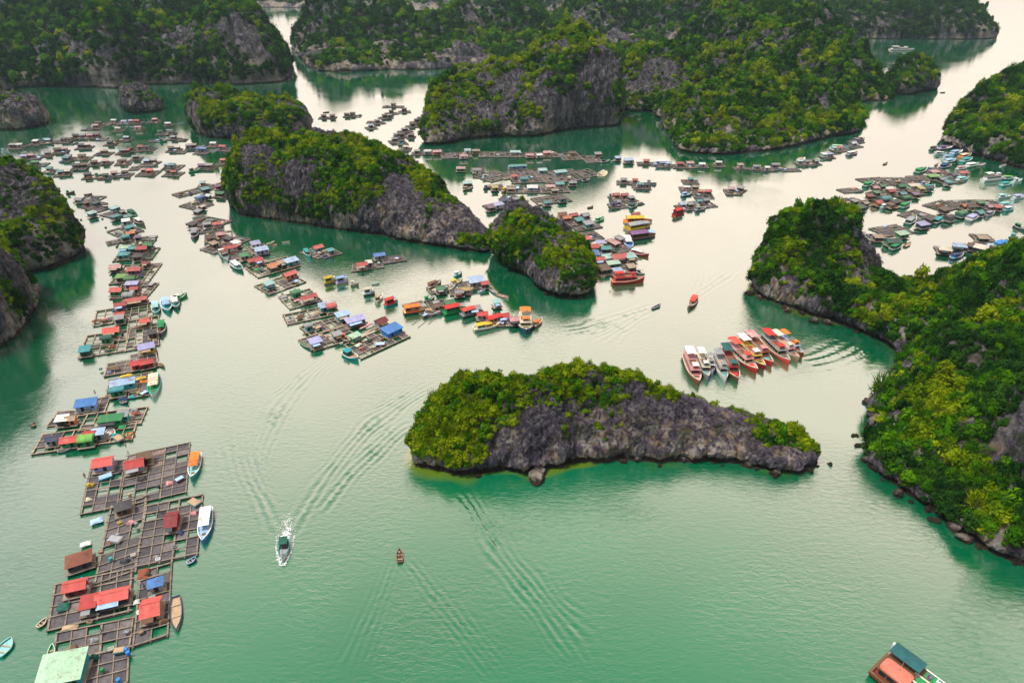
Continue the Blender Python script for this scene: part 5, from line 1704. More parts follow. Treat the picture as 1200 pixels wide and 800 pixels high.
# ---- cage rows under the cliff island
PLACE[0] = "in the striped cage rows"
for q in ((519, 186, 553, 184, 6), (561, 184, 598, 184, 6), (600, 184, 628, 184, 5), (632, 185, 656, 184, 6), (661, 188, 683, 187, 8), (688, 191, 707, 190, 8), (576, 213, 601, 206, 9), (603, 215, 645, 213, 15),
          (642, 215, 688, 210, 13), (688, 208, 706, 205, 8), (576, 223, 592, 222, 6), (594, 226, 634, 226, 8), (636, 226, 668, 225, 7), (632, 240, 670, 235, 8), (596, 236, 612, 233, 6), (574, 246, 590, 243, 6), (552, 202, 568, 202, 5)):
    raft_rect(*q, open_=0.25, walk=0.6, cell=3.2, look="striped raft")
rows("""501 176 5.6 4.0 wh gy b; 512 176 7.0 4.4 pi re; 543 181 6.4 4.2 pi wh; 548 175 5.4 4.0 pt wh s; 558 175 6.0 4.0 ta br; 604 177 8.6 3.8 pt gy s; 621 180 6.0 4.2 pi ta; 632 180 4.4 3.6 wh gy; 641 177 6.4 4.2 pi co;
 671 178 6.0 4.0 br ta s; 701 179 5.6 4.2 gy br s; 724 183 5.0 4.4 pb nb; 737 186 8.0 4.8 pb gy s; 540 196 7.0 3.6 pi gr s; 559 198 6.4 4.2 gy wh b; 601 193 7.0 4.4 te te h; 611 193 8.6 3.0 te bl s; 636 198 6.6 4.2 pt te s;
 657 200 10.0 4.2 pt te s; 614 208 5.6 4.2 te te b; 548 213 6.6 4.0 pt br s; 624 218 7.6 4.2 wh pb s; 599 219 5.4 4.0 ta br; 645 217 6.4 3.6 pi cr s; 671 212 5.4 3.8 gy dg; 656 214 6.4 4.0 te gy s; 590 233 6.0 4.0 nb pb s;
 604 231 5.0 3.6 gy dg; 584 238 6.8 4.2 li wh s; 575 241 5.2 4.4 pu dg s; 641 235 5.4 4.0 te gy; 659 231 5.4 3.8 dg te s; 603 205 4.6 3.6 re pi s; 580 218 4.4 3.4 ye ta s; 650 221 4.4 3.6 ta br""", hut_row, 4)
rows("""564 208 578 205 work wh gy gy wh; 542 222 554 220 work br ta br ta; 704 190 715 188 work dt dt dg dg; 682 212 692 210 work dg dg dg dg; 588 224 598 220 work br ye br ye; 566 220 578 218 work dg gy dg pu;
 590 209 600 207 skiff ta cr ta; 618 212 630 211 skiff ta pi ta; 586 236 594 234 skiff pg wh gr; 702 206 708 198 skiff cr wh cr; 706 206 711 199 skiff cr ye cr""", boat_px, 4)

# ---- line under the bright humped hill
PLACE[0] = "below the bright humped hill"
FOPEN[0] = 0.4
farms("""760 192 26 8 0 -0.1/re/br; 778 194 16 9 0 -0.1/li/gy 0.3/pb/wh; 797 195 18 9 0 0/re/br; 809 195 13 8 0 0/pi/gy; 822 195 15 7 0 0/wh/gy; 842 194 13 7 0 0/wh/dt/b; 868 197 16 6 3 0/ta/cr; 886 198 16 6 0 0/gy/gy;
 898 199 14 7 3 0/wh/li; 909 197 14 8 3 0/gy/pu/b; 926 199 22 6 3; 951 192 18 8 20 -0.3/gy/ta 0.3/gy/br; 938 192 10 8 10 0/wh/pt 0.3/pt/te; 969 184 14 8 20 -0.2/wh/pt 0.3/li/gy; 984 176 20 8 25 0/co/wh -0.3/pt/wh;
 1000 171 16 9 25 0/wh/gy 0.2/li/wh; 1003 166 14 8 25 0/pu/li""")
rows("""934 189 944 185 work ta ta wh wh; 972 172 996 172 work wh pg te wh; 992 181 1006 178 work pu wh br gy; 1006 164 1014 162 work dt dg dg dg; 882 197 892 196 work wh pt wh wh; 768 192 783 192 house gy wh gy li;
 730 190 742 189 work ta pb gy te; 716 188 722 187 skiff ta wh ta""", boat_px, 4)

# ---- the open channel groups
PLACE[0] = "in the open channel groups"
farms("""736 214 26 7 -5 -0.2/gy/dg 0.3/re/br; 752 219 20 9 -5 -0.1/te/gy 0.3/dg/gy; 727 232 24 9 15 -0.2/re/dr 0.2/re/dr; 724 241 20 8 15 -0.3/nb/li 0/gy/pu; 741 236 16 12 25 0/gy/dg/s; 809 213 18 8 -5 0/te/gy; 808 222 22 9 -5 -0.2/wh/pi 0.3/ta/br;
 823 228 22 12 -5 -0.1/or/re 0.3/re/br; 804 243 22 9 15 -0.2/pb/gy 0.2/gy/dg; 824 239 24 11 20 -0.2/te/pb 0.2/gy/pu; 857 225 15 10 -10 0/pi/nb; 867 224 9 9 -35 0/gy/dg""")
rows("""757 213 769 215 work dg gy dg gy; 738 243 748 238 work dt dt dt dg; 713 230 721 229 work dg gy gy pu; 798 229 812 226 work nb pb gy pb; 790 251 802 247 house re re br dr; 814 246 828 243 work pu gy br gy; 765 216 770 214 skiff dg gy""", boat_px, 4)
boat(1038, 191, 5.5, 40, "skiff", "dg", "br")
boat(1105, 108, 5.0, 10, "skiff", "dg", "br")
boat_px(764, 360, 775, 355, "skiff", "dg", "gy", "dg", look="small dark motor boat trailing a wide wake")
boat_px(816, 347, 807, 361, "work", "ru", "co", "ta", "or", look="small red motor boat pushing down the channel")

# ---- packed mooring on the right
PLACE[0] = "in the packed right mooring"
FOPEN[0] = 0.35
for q in ((1022, 218, 1050, 216, 8), (1048, 217, 1078, 217, 8), (1030, 232, 1056, 229, 6), (1054, 230, 1086, 228, 7), (1000, 246, 1026, 240, 9), (990, 226, 1012, 224, 4), (988, 237, 1006, 236, 4), (1076, 213, 1100, 212, 6),
          (1092, 205, 1116, 204, 7), (1108, 216, 1132, 213, 8)):
    raft_rect(*q, open_=0.3)
rows("""1026 218 5.0 3.8 pi dg; 1057 216 6.0 4.4 gr dt; 1072 216 8.0 3.6 cr pg s; 1038 231 6.4 5.0 te dt b; 1062 230 6.0 4.2 gr dt b; 1050 235 6.4 4.0 dg br s; 1029 235 5.4 4.8 co or; 1010 241 5.6 4.4 dt dg s; 1044 222 5.0 3.8 re br;
 1089 218 6.0 4.4 dt te; 1080 219 4.6 3.8 ye ta s; 1034 216 4.6 3.6 gr br; 1020 228 5.0 3.6 ru br s; 1014 236 4.4 3.8 ta br; 1002 234 4.6 3.4 gy dt s; 1074 226 5.0 3.6 pu br s; 1044 238 4.4 3.4 br ta s; 1066 222 4.6 3.6 br dg;
 1094 205 8.0 4.4 lg gr s; 1096 200 7.4 3.8 pi pu s; 1118 203 5.4 4.0 pu gy; 1130 201 7.6 3.6 co wh s; 1112 212 5.0 3.6 te gy s; 1104 208 4.6 3.6 gy dg; 1028 224 4.4 3.4 gr dt s; 1058 225 4.6 3.6 te dg""", hut_row, 4)
rows("""1073 202 1087 196 work dt gr dt gr; 1012 218 1025 213 work dt gr dt gr; 1094 208 1106 206 work gr pg gr gr; 1055 243 1068 237 work dt gr dt gr; 1032 243 1044 240 work gy wh gy pt; 994 252 1006 247 work nb bl te bl; 983 244 998 241 work gy wh gy pt;
 1082 222 1096 217 work dt te dt te; 1094 180 1112 180 work wh wh wh wh; 1098 174 1118 172 work pu pu wh li; 1114 180 1129 176 work pb pb wh pb; 1124 184 1139 180 work or cr br or; 1106 190 1121 186 work te pb te wh; 1126 189 1140 185 work te te te pt;
 1131 195 1148 191 work gr wh gr wh; 1120 211 1136 208 work te pt te wh; 1101 196 1116 193 work nb nb dg nb; 1090 175 1099 172 work dt dg dg dg; 1096 193 1100 191 skiff br ru; 1143 193 1156 191 skiff gy wh gy; 1172 194 1180 192 skiff wh gy gy;
 1002 224 1012 223 skiff gy dg; 990 239 1002 238 skiff ta gy; 1056 240 1048 244 skiff br ta; 1078 216 1090 214 work gy gy gy li; 1104 185 1118 183 work wh pb te wh; 1120 198 1134 196 work gy pi gy wh""", boat_px, 4)
PLACE[0] = "off the rounded leafy headland"
rows("1151 211 1178 208 tour wh wh gy wh; 1174 209 1192 208 work te lg te wh; 1172 217 1186 214 work te te te pt; 1187 212 1199 210 work wh wh wh wh", boat_px, 4)

# ---- the slanting row on the right
PLACE[0] = "in the slanting right row"
for q in ((1108, 248, 1130, 242, 8), (1126, 243, 1160, 242, 7), (1156, 246, 1186, 246, 10), (1080, 260, 1100, 254, 9), (1040, 277, 1072, 272, 9), (1022, 280, 1042, 280, 5), (1098, 295, 1116, 297, 6), (1134, 290, 1160, 296, 9), (1146, 282, 1168, 283, 7), (1156, 309, 1170, 310, 5)):
    raft_rect(*q, open_=0.3)
rows("""1127 248 7.0 4.4 gr te b; 1148 247 5.6 4.4 te dt; 1113 253 6.4 4.4 dg gy b; 1107 244 6.0 4.0 br dg s; 1082 261 7.6 4.4 li nb s; 1090 255 5.4 4.0 dg br s; 1058 272 7.6 4.0 pg gr s; 1047 281 7.6 5.0 dt gr; 1030 276 5.4 3.6 ta dg s;
 1108 291 5.6 3.8 cr br s; 1125 287 6.4 3.8 pb te s; 1153 277 6.0 3.8 ta dt s; 1150 289 6.0 4.4 cr dg s; 1162 240 5.0 3.6 pi pu; 1170 241 5.0 3.6 re br s; 1138 240 4.6 3.6 br ta; 1140 287 4.6 3.6 br br s; 1164 296 4.0 3.2 gr gy s;
 1150 236 4.6 3.4 gr br s; 1130 239 4.4 3.4 or br""", hut_row, 4)
rows("""1134 258 1147 250 work gy li gy wh; 1094 261 1106 254 work dt te dt dt; 1062 262 1074 253 work dt gy dt dt; 1043 292 1058 286 work dt gr dt dt; 1060 288 1068 283 skiff dg br; 1114 302 1130 297 work nb nb nb bl; 1165 289 1182 281 work dt bl te pb;
 1182 276 1200 281 work dt te te te; 1188 263 1204 270 work dg gr dg dt; 1168 231 1186 229 work wh pt wh wh; 1186 232 1204 229 work wh li wh wh; 1170 241 1188 238 work te pt te wh; 1155 252 1166 248 work gy gy dg pu; 1116 290 1133 291 skiff te pb;
 1156 304 1166 306 skiff gr gy; 1024 278 1032 275 skiff br ta; 1176 246 1190 243 work te wh te te""", boat_px, 4)

# ---- scattered far farms, upper left
PLACE[0] = "in the scattered far farms"
FOPEN[0] = 0.4
farms("""104 151 12 9 5; 112 150 12 9 5 0/pi/br; 93 161 16 9 5 -0.2/dg/br 0.3/gy/pu; 107 161 16 10 5 0/pi/re 0.35/pu/br; 120 163 9 8 0; 75 166 16 9 5 0/dg/gy 0.3/br/gy; 57 167 13 10 5 0/pb/dt -0.3/te/gy; 41 169 13 9 5 0/wh/ru; 19 173 18 10 5 0.2/wh/gy -0.2/gy/br;
 133 144 14 8 0 0/wh/dt; 121 146 18 7 0 -0.2/dg/br; 146 145 14 8 0 0/li/wh; 139 153 12 8 0 0/cr/ta; 148 164 10 9 0 0/pt/dt; 130 169 12 8 0 0/dg/dt; 99 173 17 9 5 -0.2/dg/dt 0.2/cr/br; 122 180 18 8 5 0/ta/dg/h; 145 179 14 8 0 0/te/br 0.3/re/dg;
 71 178 15 9 5 -0.2/dg/br 0.3/pi/gy; 90 186 30 9 5 -0.3/gy/ta 0.2/br/ta; 78 188 10 8 5 0/te/dt; 37 185 22 9 10 0/pi/pu -0.3/li/gy; 56 182 12 8 10 0/gy/br; 46 193 18 8 10 -0.2/gr/dt; 13 194 18 9 10 0/pi/wh -0.3/re/br; 58 201 12 9 10 0/te/gy;
 74 204 16 10 10 -0.1/te/dg 0.3/cr/dt; 93 197 16 9 10 -0.2/dg/br 0.3/br/dg; 117 192 26 9 10 -0.2/br/dg 0.25/pi/ta; 145 191 16 10 10 0/br/ta; 108 207 18 9 10 -0.2/dg/dt; 125 208 14 8 10 0/dt/gr; 135 205 12 8 10 0/pi/br; 147 205 14 9 10 0/dg/br;
 158 144 18 8 0 -0.2/li/pi 0.2/re/br; 162 152 12 7 0 0/pi/cr; 181 143 12 7 0 0/pi/br; 198 147 10 7 0 0/wh/pu; 190 157 12 7 0 -0.2/dt/gy; 201 157 9 7 0 0/dg/gy; 182 165 12 7 0; 204 163 14 7 0 0/gy/dg; 214 164 8 7 0; 158 176 20 9 10 -0.2/dg/br 0.3/re/gy;
 174 175 14 9 10 0/dg/gy/b; 204 176 14 9 5 -0.2/br/dg 0.2/cr/br; 214 178 7 8 5; 227 173 16 9 10 0/ta/br -0.3/gy/gy; 238 178 16 11 0 0/bl/bl -0.3/bl/pb; 250 171 12 8 0 0/wh/pi; 261 175 14 9 -5 0/re/gy; 269 176 8 7 0; 175 192 18 12 0 -0.2/pb/dg 0.2/gy/br;
 174 203 22 11 5 0.1/co/re -0.3/pi/br; 203 196 20 10 0 0/te/gy -0.3/pb/wh; 203 204 20 9 0 0.1/re/gr -0.3/dt/gr; 241 197 22 10 -3 -0.2/pu/br 0.2/gy/br; 262 191 14 9 0 0/co/re; 238 218 12 8 10 0/pt/gy; 158 197 10 8 10; 160 186 12 8 10 0/gy/dg""")
rows("""1 177 10 175 work wh pt wh wh; 186 166 196 164 work gr dt dt dt; 220 201 236 198 work gr dt gr gr; 268 193 276 191 work wh gy gy wh; 208 144 216 143 skiff wh pt; 170 143 178 142 skiff ta gy; 210 164 218 163 skiff dg br; 66 164 74 163 skiff dg gy;
 84 168 92 166 skiff dg gy; 110 206 122 204 work dt gr dt gr; 248 177 254 175 skiff wh pb; 232 172 240 170 skiff gy wh; 134 165 142 164 skiff dg br; 24 178 32 177 skiff wh cr; 84 199 92 198 skiff dg dt; 136 187 144 186 skiff gy dg""", boat_px, 4)

# ---- far pale channel
PLACE[0] = "in the far pale channel"
farms("""384 138 20 8 2 -0.2/dg/br 0.3/br/dg; 413 136 20 8 3 0/dg/gy -0.3/br/dg; 461 125 24 8 2 0/dg/gy; 474 131 14 9 10 0/dg/dg; 459 133 14 9 25 0/dg/br; 452 138 14 9 30 0/br/dg 0.3/gy/br; 443 144 14 9 30 0/gy/br; 435 150 12 9 30 0/pb/dg;
 434 143 7 7 0; 496 138 12 9 20 0/dg/gy; 489 143 14 8 30 0/dg/br; 484 148 14 9 30 0/br/ru; 475 154 14 9 30 0/gy/dg; 470 160 14 9 30 0/dg/br -0.3/gy/gy; 482 161 7 8 0 0/br/dg; 463 166 14 9 20 0/gy/dg; 471 168 12 9 20 0/dg/gy; 476 175 12 9 0 0/cr/pi;
 489 180 14 8 0 0/gy/br; 500 178 10 8 0""")
boat(382, 131, 5, 20, "skiff", "dg", "br")
boat_px(1042, 58, 1072, 58, "tour", "wh", "wh", "gy", "wh", look="white ferry crossing below the far low island")

# ---- tour boats rafted together
PLACE[0] = "among the rafted tour boats"
for us, vs, ub, vb, hc, rc, dc, cc in ((805, 411, 820, 447, "ru", "wh", "pi", "pi"), (819, 413, 831, 441, "gy", "wh", "cr", "gy"), (829, 420, 836, 434, "li", "gy", "wh", "gy"), (839, 414, 852, 443, "wh", "gy", "gy", "wh"), (847, 407, 866, 444, "br", "td", "dr", "ta"),
                                       (853, 400, 889, 433, "re", "co", "pi", "cr"), (864, 396, 898, 429, "dr", "wh", "ye", "pi"), (873, 392, 907, 425, "re", "pi", "ru", "pi"), (893, 390, 927, 423, "co", "re", "gy", "ta"),
                                       (903, 392, 938, 419, "ta", "cr", "pi", "wh"), (913, 392, 943, 414, "ru", "or", "pb", "or")):
    boat_px(us, vs, ub, vb, "tour", hc, rc, dc, cc, z=2.2, B=max(2.6, min(5.0, math.dist(W(us, vs), W(ub, vb)) * 0.22)))

# ---- wide two-decked tour boat at the lower edge
PLACE[0] = "at the lower corner"
ta_, tb_ = Vector(W(1024, 784, 3.8)), Vector(W(1044, 748, 3.8))
te_ = Vector(W(1103, 791, 3.8)) - tb_
hd = math.atan2(te_.y, te_.x)
Lb, Bb = 22.0, 8.4
c_ = (ta_ + tb_) / 2 + Vector((math.cos(hd), math.sin(hd))) * Lb / 2
tbt = empty("tour_boat", c_.x, c_.y, 0, hd)
boat_mesh(tbt, Lb, Bb, 1.7, "ru", "br", paint("dr", "plank"), sheer=1.2, stern_w=0.9, inset=0.35, bow_pow=3.0)
x0 = -Lb / 2
cabin(tbt, x0 + 1.0, Lb * 0.18, 3.4, 1.36, 3.7, "ru", "br")
m_ = MB()          # rounded salmon deckhouse roof at the port quarter
n_ = 28
for zz_ in (3.82, 4.15):
    for k in range(n_):
        an = 2 * math.pi * k / n_
        ex = 2.6 * (abs(math.cos(an)) ** 0.35) * (1 if math.cos(an) > 0 else -1)
        ey = 1.75 * (abs(math.sin(an)) ** 0.35) * (1 if math.sin(an) > 0 else -1)
        m_.v.append((x0 + 3.6 + ex, -1.75 + ey, zz_))
m_.f += [[k, (k + 1) % n_, n_ + (k + 1) % n_, n_ + k] for k in range(n_)] + [[n_ + k for k in range(n_)]]
m_.build("deckhouse_roof", paint("sa", "wall"), tbt)
canopy(tbt, x0 + 0.7, x0 + 6.4, 1.55, 5.4, "td", "canopy", 0.12, True, 3.8)
for ch in tbt.children:
    if ch.name.startswith("canopy"):
        ch.location.y = 1.75
for nm, y0_, y1_, xa_, xb_, cl, zz_ in (("deck_mat", -0.55, 0.75, x0 + 6.4, Lb * 0.16, "gr", 3.83), ("deck_mat", 1.6, 3.1, x0 + 6.9, Lb * 0.16, "lg", 3.83), ("walkway", 0.85, 1.25, x0 + 5.6, Lb * 0.17, "cr", 3.9),
                                        ("walkway", -1.05, -0.7, x0 + 5.9, Lb * 0.17, "cr", 3.9), ("walkway", 3.2, 3.45, x0 + 6.4, Lb * 0.17, "wh", 3.95), ("walkway", -2.4, -2.05, x0 + 5.8, Lb * 0.17, "or", 3.9)):
    m_ = MB()
    m_.box(xa_, xb_, y0_, y1_, zz_, zz_ + 0.06)
    m_.build(nm, paint("gr" if cl == "lg" else cl, "wall"), tbt)
for k in range(5):
    m_ = MB()
    xx = x0 + 7.4 + k * 1.5
    m_.box(xx, xx + 0.7, 1.75, 2.5, 3.9, 4.3)
    m_.box(xx, xx + 0.12, 1.75, 2.5, 4.302, 4.75)
    m_.build("seat", paint("wh" if k % 2 else "pu", "wall"), tbt)
m_ = MB()
m_.box(x0 + 0.2, x0 + 0.9, 2.6, 3.3, 1.9, 4.9)
m_.build("funnel", paint("wh", "wall"), tbt)
enter(tbt, "wide rust red tour boat with teal canopy beside a salmon roof", PLACE[0], "tour boat", "tour boats in the bay")

# ---- boats under way in the foreground
PLACE[0] = ""
sp_ = boat_px(334, 632, 331, 659, "work", "wh", "dt", "gy", "dg", z=0.4, B=2.3, look="white speedboat heading straight in, foam at its stern")
rb_ = boat_px(469, 660, 468, 643, "skiff", "dr", "br", "br", z=0.3, B=1.5, look="little brown rowing boat under way, thin wake spreading behind it")

# ---- gear lying about on the rafts
def net_heap(x, y, z, w, col):
    m_ = MB()
    sd, n = rr.random() * 9, 9
    for k in range(4):
        f_ = (1, 0.8, 0.5, 0.12)[k]
        for j in range(n):
            a = 2 * math.pi * j / n
            q = w * f_ * (0.8 + 0.3 * math.sin(3 * a + sd) + 0.12 * rr.random())
            m_.v.append((q * math.cos(a), q * 0.75 * math.sin(a), w * (0.0, 0.28, 0.5, 0.62)[k] * (0.85 + 0.3 * rr.random())))
    for k in range(3):
        for j in range(n):
            m_.f.append([k * n + j, k * n + (j + 1) % n, (k + 1) * n + (j + 1) % n, (k + 1) * n + j])
    m_.f.append([3 * n + j for j in range(n)])
    o = m_.build("net_heap", paint(col, "wall"))
    o.location = (x, y, z)
    enter(o, "%s heap of nets" % COLOURS[col][0], PLACE[0], "net heap", "heaps of nets on the rafts")


HEAPS = [0, 0]
for p1, a, b, pl in RAFT_INFO:
    PLACE[0] = pl
    n_ = 2 if a.length * b.length < 120 else 3
    for k in range(n_):
        s_, t_ = rr.uniform(0.08, 0.92), rr.uniform(0.1, 0.9)
        x, y = p1[0] + a.x * s_ + b.x * t_, p1[1] + a.y * s_ + b.y * t_
        if k % 2 == 0 and HEAPS[0] < 290:
            HEAPS[0] += 1
            net_heap(x, y, 0.42, rr.uniform(0.7, 1.4), rr.choice(["gy", "br", "dg", "ta", "dt", "te", "pi", "ru", "cr", "nb"]))
        elif HEAPS[1] < 180:
            HEAPS[1] += 1
            o = None
            m_ = MB()
            w_ = rr.uniform(0.8, 1.5)
            m_.box(-w_, w_, -w_ * 0.6, w_ * 0.6, 0, 0.55)
            cb = rr.choice(["bl", "gy", "br", "wh", "ta", "te", "ru", "or", "cr"])
            root = empty("fish_box", x, y, 0.58, rr.uniform(0, 3))
            m_.build("box", paint(cb, "plank"), root)
            m_ = MB()
            m_.hexa([(-w_ * 1.06, -w_ * 0.66, 0.552), (w_ * 1.06, -w_ * 0.66, 0.552), (w_ * 1.06, w_ * 0.66, 0.552), (-w_ * 1.06, w_ * 0.66, 0.552),
                     (-w_ * 0.9, -w_ * 0.5, 0.68), (w_ * 0.9, -w_ * 0.5, 0.68), (w_ * 0.9, w_ * 0.5, 0.68), (-w_ * 0.9, w_ * 0.5, 0.68)])
            m_.build("lid", paint(rr.choice(["gy", "ta", "pb", "br"]), "wall"), root)
            enter(root, "%s lidded fish box" % COLOURS[cb][0], PLACE[0], "fish box", "fish boxes on the rafts")

# ---- mooring floats
PLACE[0] = "on the open water"
for u_, v_, c_ in ((95, 258, "dg"), (120, 257, "dg"), (124, 267, "dg"), (470, 130, "br"), (1000, 510, "dg")):
    buoy(u_, v_, c_)
# ------------------------------------------------------------------ boulders fallen along the shores
def boulder(x, y, r_, sd, mat, look, group):
    bm = bmesh.new()
    bmesh.ops.create_icosphere(bm, subdivisions=3, radius=1.0)
    co = np.array([v.co for v in bm.verts])
    n = fbm(co[:, 0] * 1.3 + sd, co[:, 1] * 1.3, co[:, 2] * 1.3, seed=sd, octaves=3)
    f = np.abs(fbm(co[:, 0] * 2.4, co[:, 1] * 2.4 + sd, co[:, 2] * 2.4, seed=sd + 3, octaves=3))
    co = co * (1 + 0.55 * n - 0.25 * f)[:, None] * np.array((1.25, 0.9, 0.8))
    for v, c in zip(bm.verts, co):
        v.co = c * r_
    me = bpy.data.meshes.new("boulder")
    bm.to_mesh(me)
    bm.free()
    me.materials.append(mat)
    o = bpy.data.objects.new("boulder", me)
    o.location = (x, y, r_ * 0.18)
    o.rotation_euler = (0, 0, sd * 1.7)
    COL.objects.link(o)
    tag(o, look, "boulder", group)
    return o


rb = random.Random(3)
M_BOULD = rock_material("wet_boulder_rock", base=((0.075, 0.055, 0.05), (0.21, 0.165, 0.15)), pale=0.8)
for k, (u_, v_, r_) in enumerate([(616, 551, 1.3), (628, 557, 1.7), (637, 549, 1.6), (642, 540, 1.9), (655, 541, 1.2), (668, 538, 1.3), (705, 531, 2.0), (712, 524, 1.7), (722, 528, 1.9), (730, 536, 1.4), (745, 531, 1.6),
                                  (757, 527, 1.5), (768, 544, 1.3), (778, 526, 1.8), (790, 529, 1.3), (800, 535, 1.5), (812, 537, 1.2), (830, 537, 1.5), (842, 539, 1.2), (858, 538, 1.6), (870, 541, 1.1),
                                  (885, 543, 1.4), (900, 546, 1.2), (914, 550, 1.5), (930, 550, 1.2), (946, 546, 1.0), (957, 541, 1.2), (970, 541, 0.7), (560, 552, 1.1), (540, 552, 0.9)]):
    r_ *= rb.choice((0.35, 0.5, 0.7, 1.0, 1.35))
    x, y = W(u_ + rb.uniform(-7, 7), v_ + rb.uniform(0, 5), 0.4)
    boulder(x, y, r_ * 0.95, 11 + k, M_BOULD, "jumbled brown boulder at the waterline of the small dark islet", "boulders round the small dark islet")
for k, (u_, v_, r_) in enumerate([(884, 346, 1.2), (893, 350, 1.5), (905, 354, 1.7), (916, 357, 1.5), (925, 361, 1.6), (940, 366, 1.2), (958, 372, 1.4), (972, 377, 1.3), (990, 383, 1.1), (1005, 388, 1.2), (1028, 398, 1.0),
                                  (1012, 520, 1.3), (1010, 508, 1.2), (1018, 535, 1.6), (1024, 545, 1.3), (1034, 557, 1.7), (1044, 567, 1.4), (1056, 577, 1.6), (1070, 588, 1.3), (1085, 598, 1.5), (1100, 606, 1.2),
                                  (1118, 619, 1.6), (1134, 628, 1.3), (1150, 638, 1.8), (1164, 644, 1.5), (1180, 650, 1.6), (1195, 657, 1.3), (1022, 475, 1.1)]):
    r_ *= rb.choice((0.35, 0.5, 0.8, 1.0, 1.4))
    x, y = W(u_ + rb.uniform(-6, 4), v_ + rb.uniform(-4, 4), 0.4)
    boulder(x, y, r_ * 0.9, 61 + k, M_BOULD, "grey brown boulder along the foot of the wooded slope", "boulders along the wooded slope")
x, y = W(1020, 470, 0.8)
boulder(x, y, 1.9, 140, M_BOULD, "lone dark rock standing off the wooded slope", None)
x, y = W(1000, 510, 0.2)
boulder(x, y, 0.6, 141, M_BOULD, "tiny dark rock awash between the islet and the wooded slope", None)
for k, (u_, v_, r_) in enumerate([(640, 344, 1.2), (650, 346, 1.0), (628, 335, 0.8), (668, 349, 1.1), (680, 349, 0.9), (687, 343, 0.8)]):
    x, y = W(u_, v_, 0.3)
    boulder(x, y, r_, 160 + k, M_BOULD, "small boulder at the foot of the blunt karst rock", "boulders under the blunt karst rock")


# ------------------------------------------------------------------ people in the boats
def person(x, y, z, rz, pose, shirt, trousers, label):
    """One continuous skinned body; shirt, trousers and skin by height on the figure."""
    st = pose == "stand"
    hip = 0.92 if st else 0.5
    J = [(0, 0, hip), (0, 0, hip + 0.28), (0.02, 0, hip + 0.5), (0.03, 0, hip + 0.62), (0.05, 0, hip + 0.76)]
    rad = [0.15, 0.14, 0.16, 0.06, 0.105]
    E = [(0, 1), (1, 2), (2, 3), (3, 4)]
    for s in (-1, 1):
        k = len(J)
        if st:
            J += [(0, s * 0.1, hip - 0.05), (0.03, s * 0.11, 0.48), (0, s * 0.12, 0.08), (0.14, s * 0.13, 0.03)]
        else:
            J += [(0.03, s * 0.1, hip - 0.02), (0.42, s * 0.13, hip + 0.02), (0.40, s * 0.13, 0.1), (0.54, s * 0.13, 0.05)]
        rad += [0.105, 0.075, 0.05, 0.045]
        E += [(0, k), (k, k + 1), (k + 1, k + 2), (k + 2, k + 3)]
        k = len(J)
        J += [(0, s * 0.19, hip + 0.48), (0.06, s * 0.27, hip + 0.22), (0.28, s * 0.22, hip + 0.1), (0.36, s * 0.2, hip + 0.1)]
        rad += [0.06, 0.045, 0.035, 0.04]
        E += [(2, k), (k, k + 1), (k + 1, k + 2), (k + 2, k + 3)]
    me = bpy.data.meshes.new("skeleton")
    me.from_pydata(J, E, [])
    o = bpy.data.objects.new("skeleton", me)
    COL.objects.link(o)
    o.modifiers.new("skin", "SKIN")
    for sv, r_ in zip(me.skin_vertices[0].data, rad):
        sv.radius = (r_, r_)
    me.skin_vertices[0].data[0].use_root = True
    sb = o.modifiers.new("sub", "SUBSURF")
    sb.levels = 1
    dg = bpy.context.evaluated_depsgraph_get()
    body = bpy.data.meshes.new_from_object(o.evaluated_get(dg))
    bpy.data.objects.remove(o)
    body.materials.clear()
    for m_ in (M_SKIN, paint(shirt, "wall"), paint(trousers, "wall")):
        body.materials.append(m_)
    for f in body.polygons:
        c = f.center
        reach = abs(c.y) > 0.17
        if c.z > hip + 0.60 or (reach and c.z < hip + 0.26 and c.z > 0.2 and c.x > 0.05) or c.z < 0.07:
            f.material_index = 0
        elif c.z > hip + 0.06 and not (not st and c.x > 0.25 and c.z < hip + 0.12):
            f.material_index = 1
        else:
            f.material_index = 2
        f.use_smooth = True
    b = bpy.data.objects.new("person", body)
    COL.objects.link(b)
    b.location = (x, y, z)
    b.rotation_euler = (0, 0, rz)
    tag(b, label, "person")
    h_ = MB()
    secs = []
    for zz_, r_ in ((hip + 0.78, 0.118), (hip + 0.84, 0.115), (hip + 0.90, 0.085), (hip + 0.935, 0.03)):
        secs.append([(0.035 + r_ * math.cos(2 * math.pi * j / 10), r_ * math.sin(2 * math.pi * j / 10), zz_) for j in range(10)])
    h_.rings(secs, closed=True)
    h_.build("hair", M_PONTOON, b, smooth=True)
    return b


def seat_in(bt, fx, z, pose, shirt, trousers, label):
    a = bt.rotation_euler.z
    return person(bt.location.x + math.cos(a) * fx, bt.location.y + math.sin(a) * fx, z, a, pose, shirt, trousers, label)


seat_in(sp_, -2.4, 0.56, "stand", "ta", "dg", "person in a tan shirt standing at the stern of the white speedboat")
seat_in(rb_, -0.75, 0.19, "stand", "pi", "dg", "person in a pink shirt standing to row the little brown boat")
seat_in(rb_, 0.6, 0.19, "sit", "wh", "nb", "person in a white shirt sitting in the bow of the little brown boat")

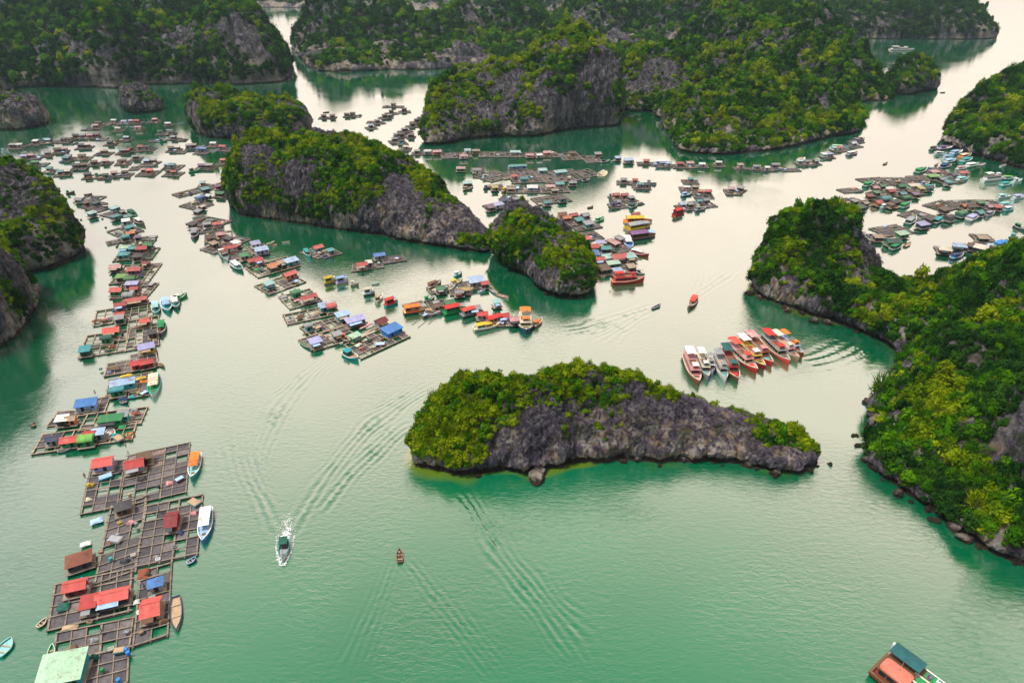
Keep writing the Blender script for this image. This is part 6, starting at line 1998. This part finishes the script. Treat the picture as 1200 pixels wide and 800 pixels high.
for u_, v_, ps, sh, trs, lb in ((150, 700, "stand", "wh", "dg", "person in a white shirt standing in front of the long coral red roof"),
                                (170, 690, "stand", "te", "nb", "person in a teal shirt standing on the walkway between the near red roofs"),
                                (131, 640, "stand", "or", "dg", "person in an orange shirt standing among the cages of the big near farm"),
                                (187, 600, "stand", "bl", "br", "person in a blue shirt standing beside the dark red narrow hut"),
                                (100, 560, "stand", "re", "dg", "person in a red shirt standing at the corner cage of the big near farm"),
                                (120, 741, "sit", "gy", "nb", "person in a grey shirt sitting on the planks near the pale green flat roof"),
                                (148, 524, "stand", "pi", "dg", "person in a pink shirt standing on the raft with the lime green shelter"),
                                (112, 462, "stand", "cr", "br", "person in a cream shirt standing on the raft near the blue roof")):
    x, y = W(u_, v_, 0.6)
    person(x, y, 0.56 if ps == "stand" else 0.5, rr.uniform(-3, 3), ps, sh, trs, lb)

# ------------------------------------------------------------------ foam behind the speedboat
rf_ = random.Random(9)
fm = MB()
a = sp_.rotation_euler.z
ca, sa = math.cos(a), math.sin(a)
for k in range(760):
    t = rf_.random() ** 1.6
    if k < 330:      # along both sides from the bow
        s = rf_.choice((-1, 1))
        lx = 4.0 - t * 10.5
        ly = s * (0.35 + 1.2 * min(1, t * 2.2) + rf_.gauss(0, 0.14) + 0.5 * t)
    else:
        lx = -4.0 - t * 8.5
        ly = rf_.gauss(0, 0.55 + 0.5 * t)
    r_ = rf_.uniform(0.04, 0.2) * (1 - 0.55 * t)
    px, py = sp_.location.x + ca * lx - sa * ly, sp_.location.y + sa * lx + ca * ly
    k0 = len(fm.v)
    n = 6
    an = rf_.random() * 3
    for j in range(n):
        fm.v.append((px + r_ * 1.5 * math.cos(an + 2 * math.pi * j / n) * rf_.uniform(0.6, 1.2), py + r_ * math.sin(an + 2 * math.pi * j / n) * rf_.uniform(0.6, 1.2), 0.07 + rf_.random() * 0.05))
    fm.v.append((px, py, 0.12 + 0.35 * r_))
    for j in range(n):
        fm.f.append([k0 + j, k0 + (j + 1) % n, k0 + n])
fo = fm.build("foam", plain("sea_foam", (0.72, 0.74, 0.72)))
tag(fo, "white foam churned up around and behind the speedboat", "foam", kind="stuff")

write_labels()
# ------------------------------------------------------------------ the damp air of the bay
hv = []
for z in (-5.0, 160.0):
    for x, y in ((-9500, -3500), (9500, -3500), (9500, 12500), (-9500, 12500)):
        hv.append((x, y, z))
mh, nt, out = new_mat("damp_air")
pv = nd(nt, "ShaderNodeVolumePrincipled", ins={"Density": 0.00006, "Color": (0.62, 0.84, 1.0, 1), "Anisotropy": 0.3})
nt.links.new(pv.outputs["Volume"], out.inputs["Volume"])
hz = np_mesh("haze", hv, [(0, 3, 2, 1), (4, 5, 6, 7), (0, 1, 5, 4), (1, 2, 6, 5), (2, 3, 7, 6), (3, 0, 4, 7)], [mh])
tag(hz, "thin blue haze hanging in the air over the bay", "haze", kind="stuff")
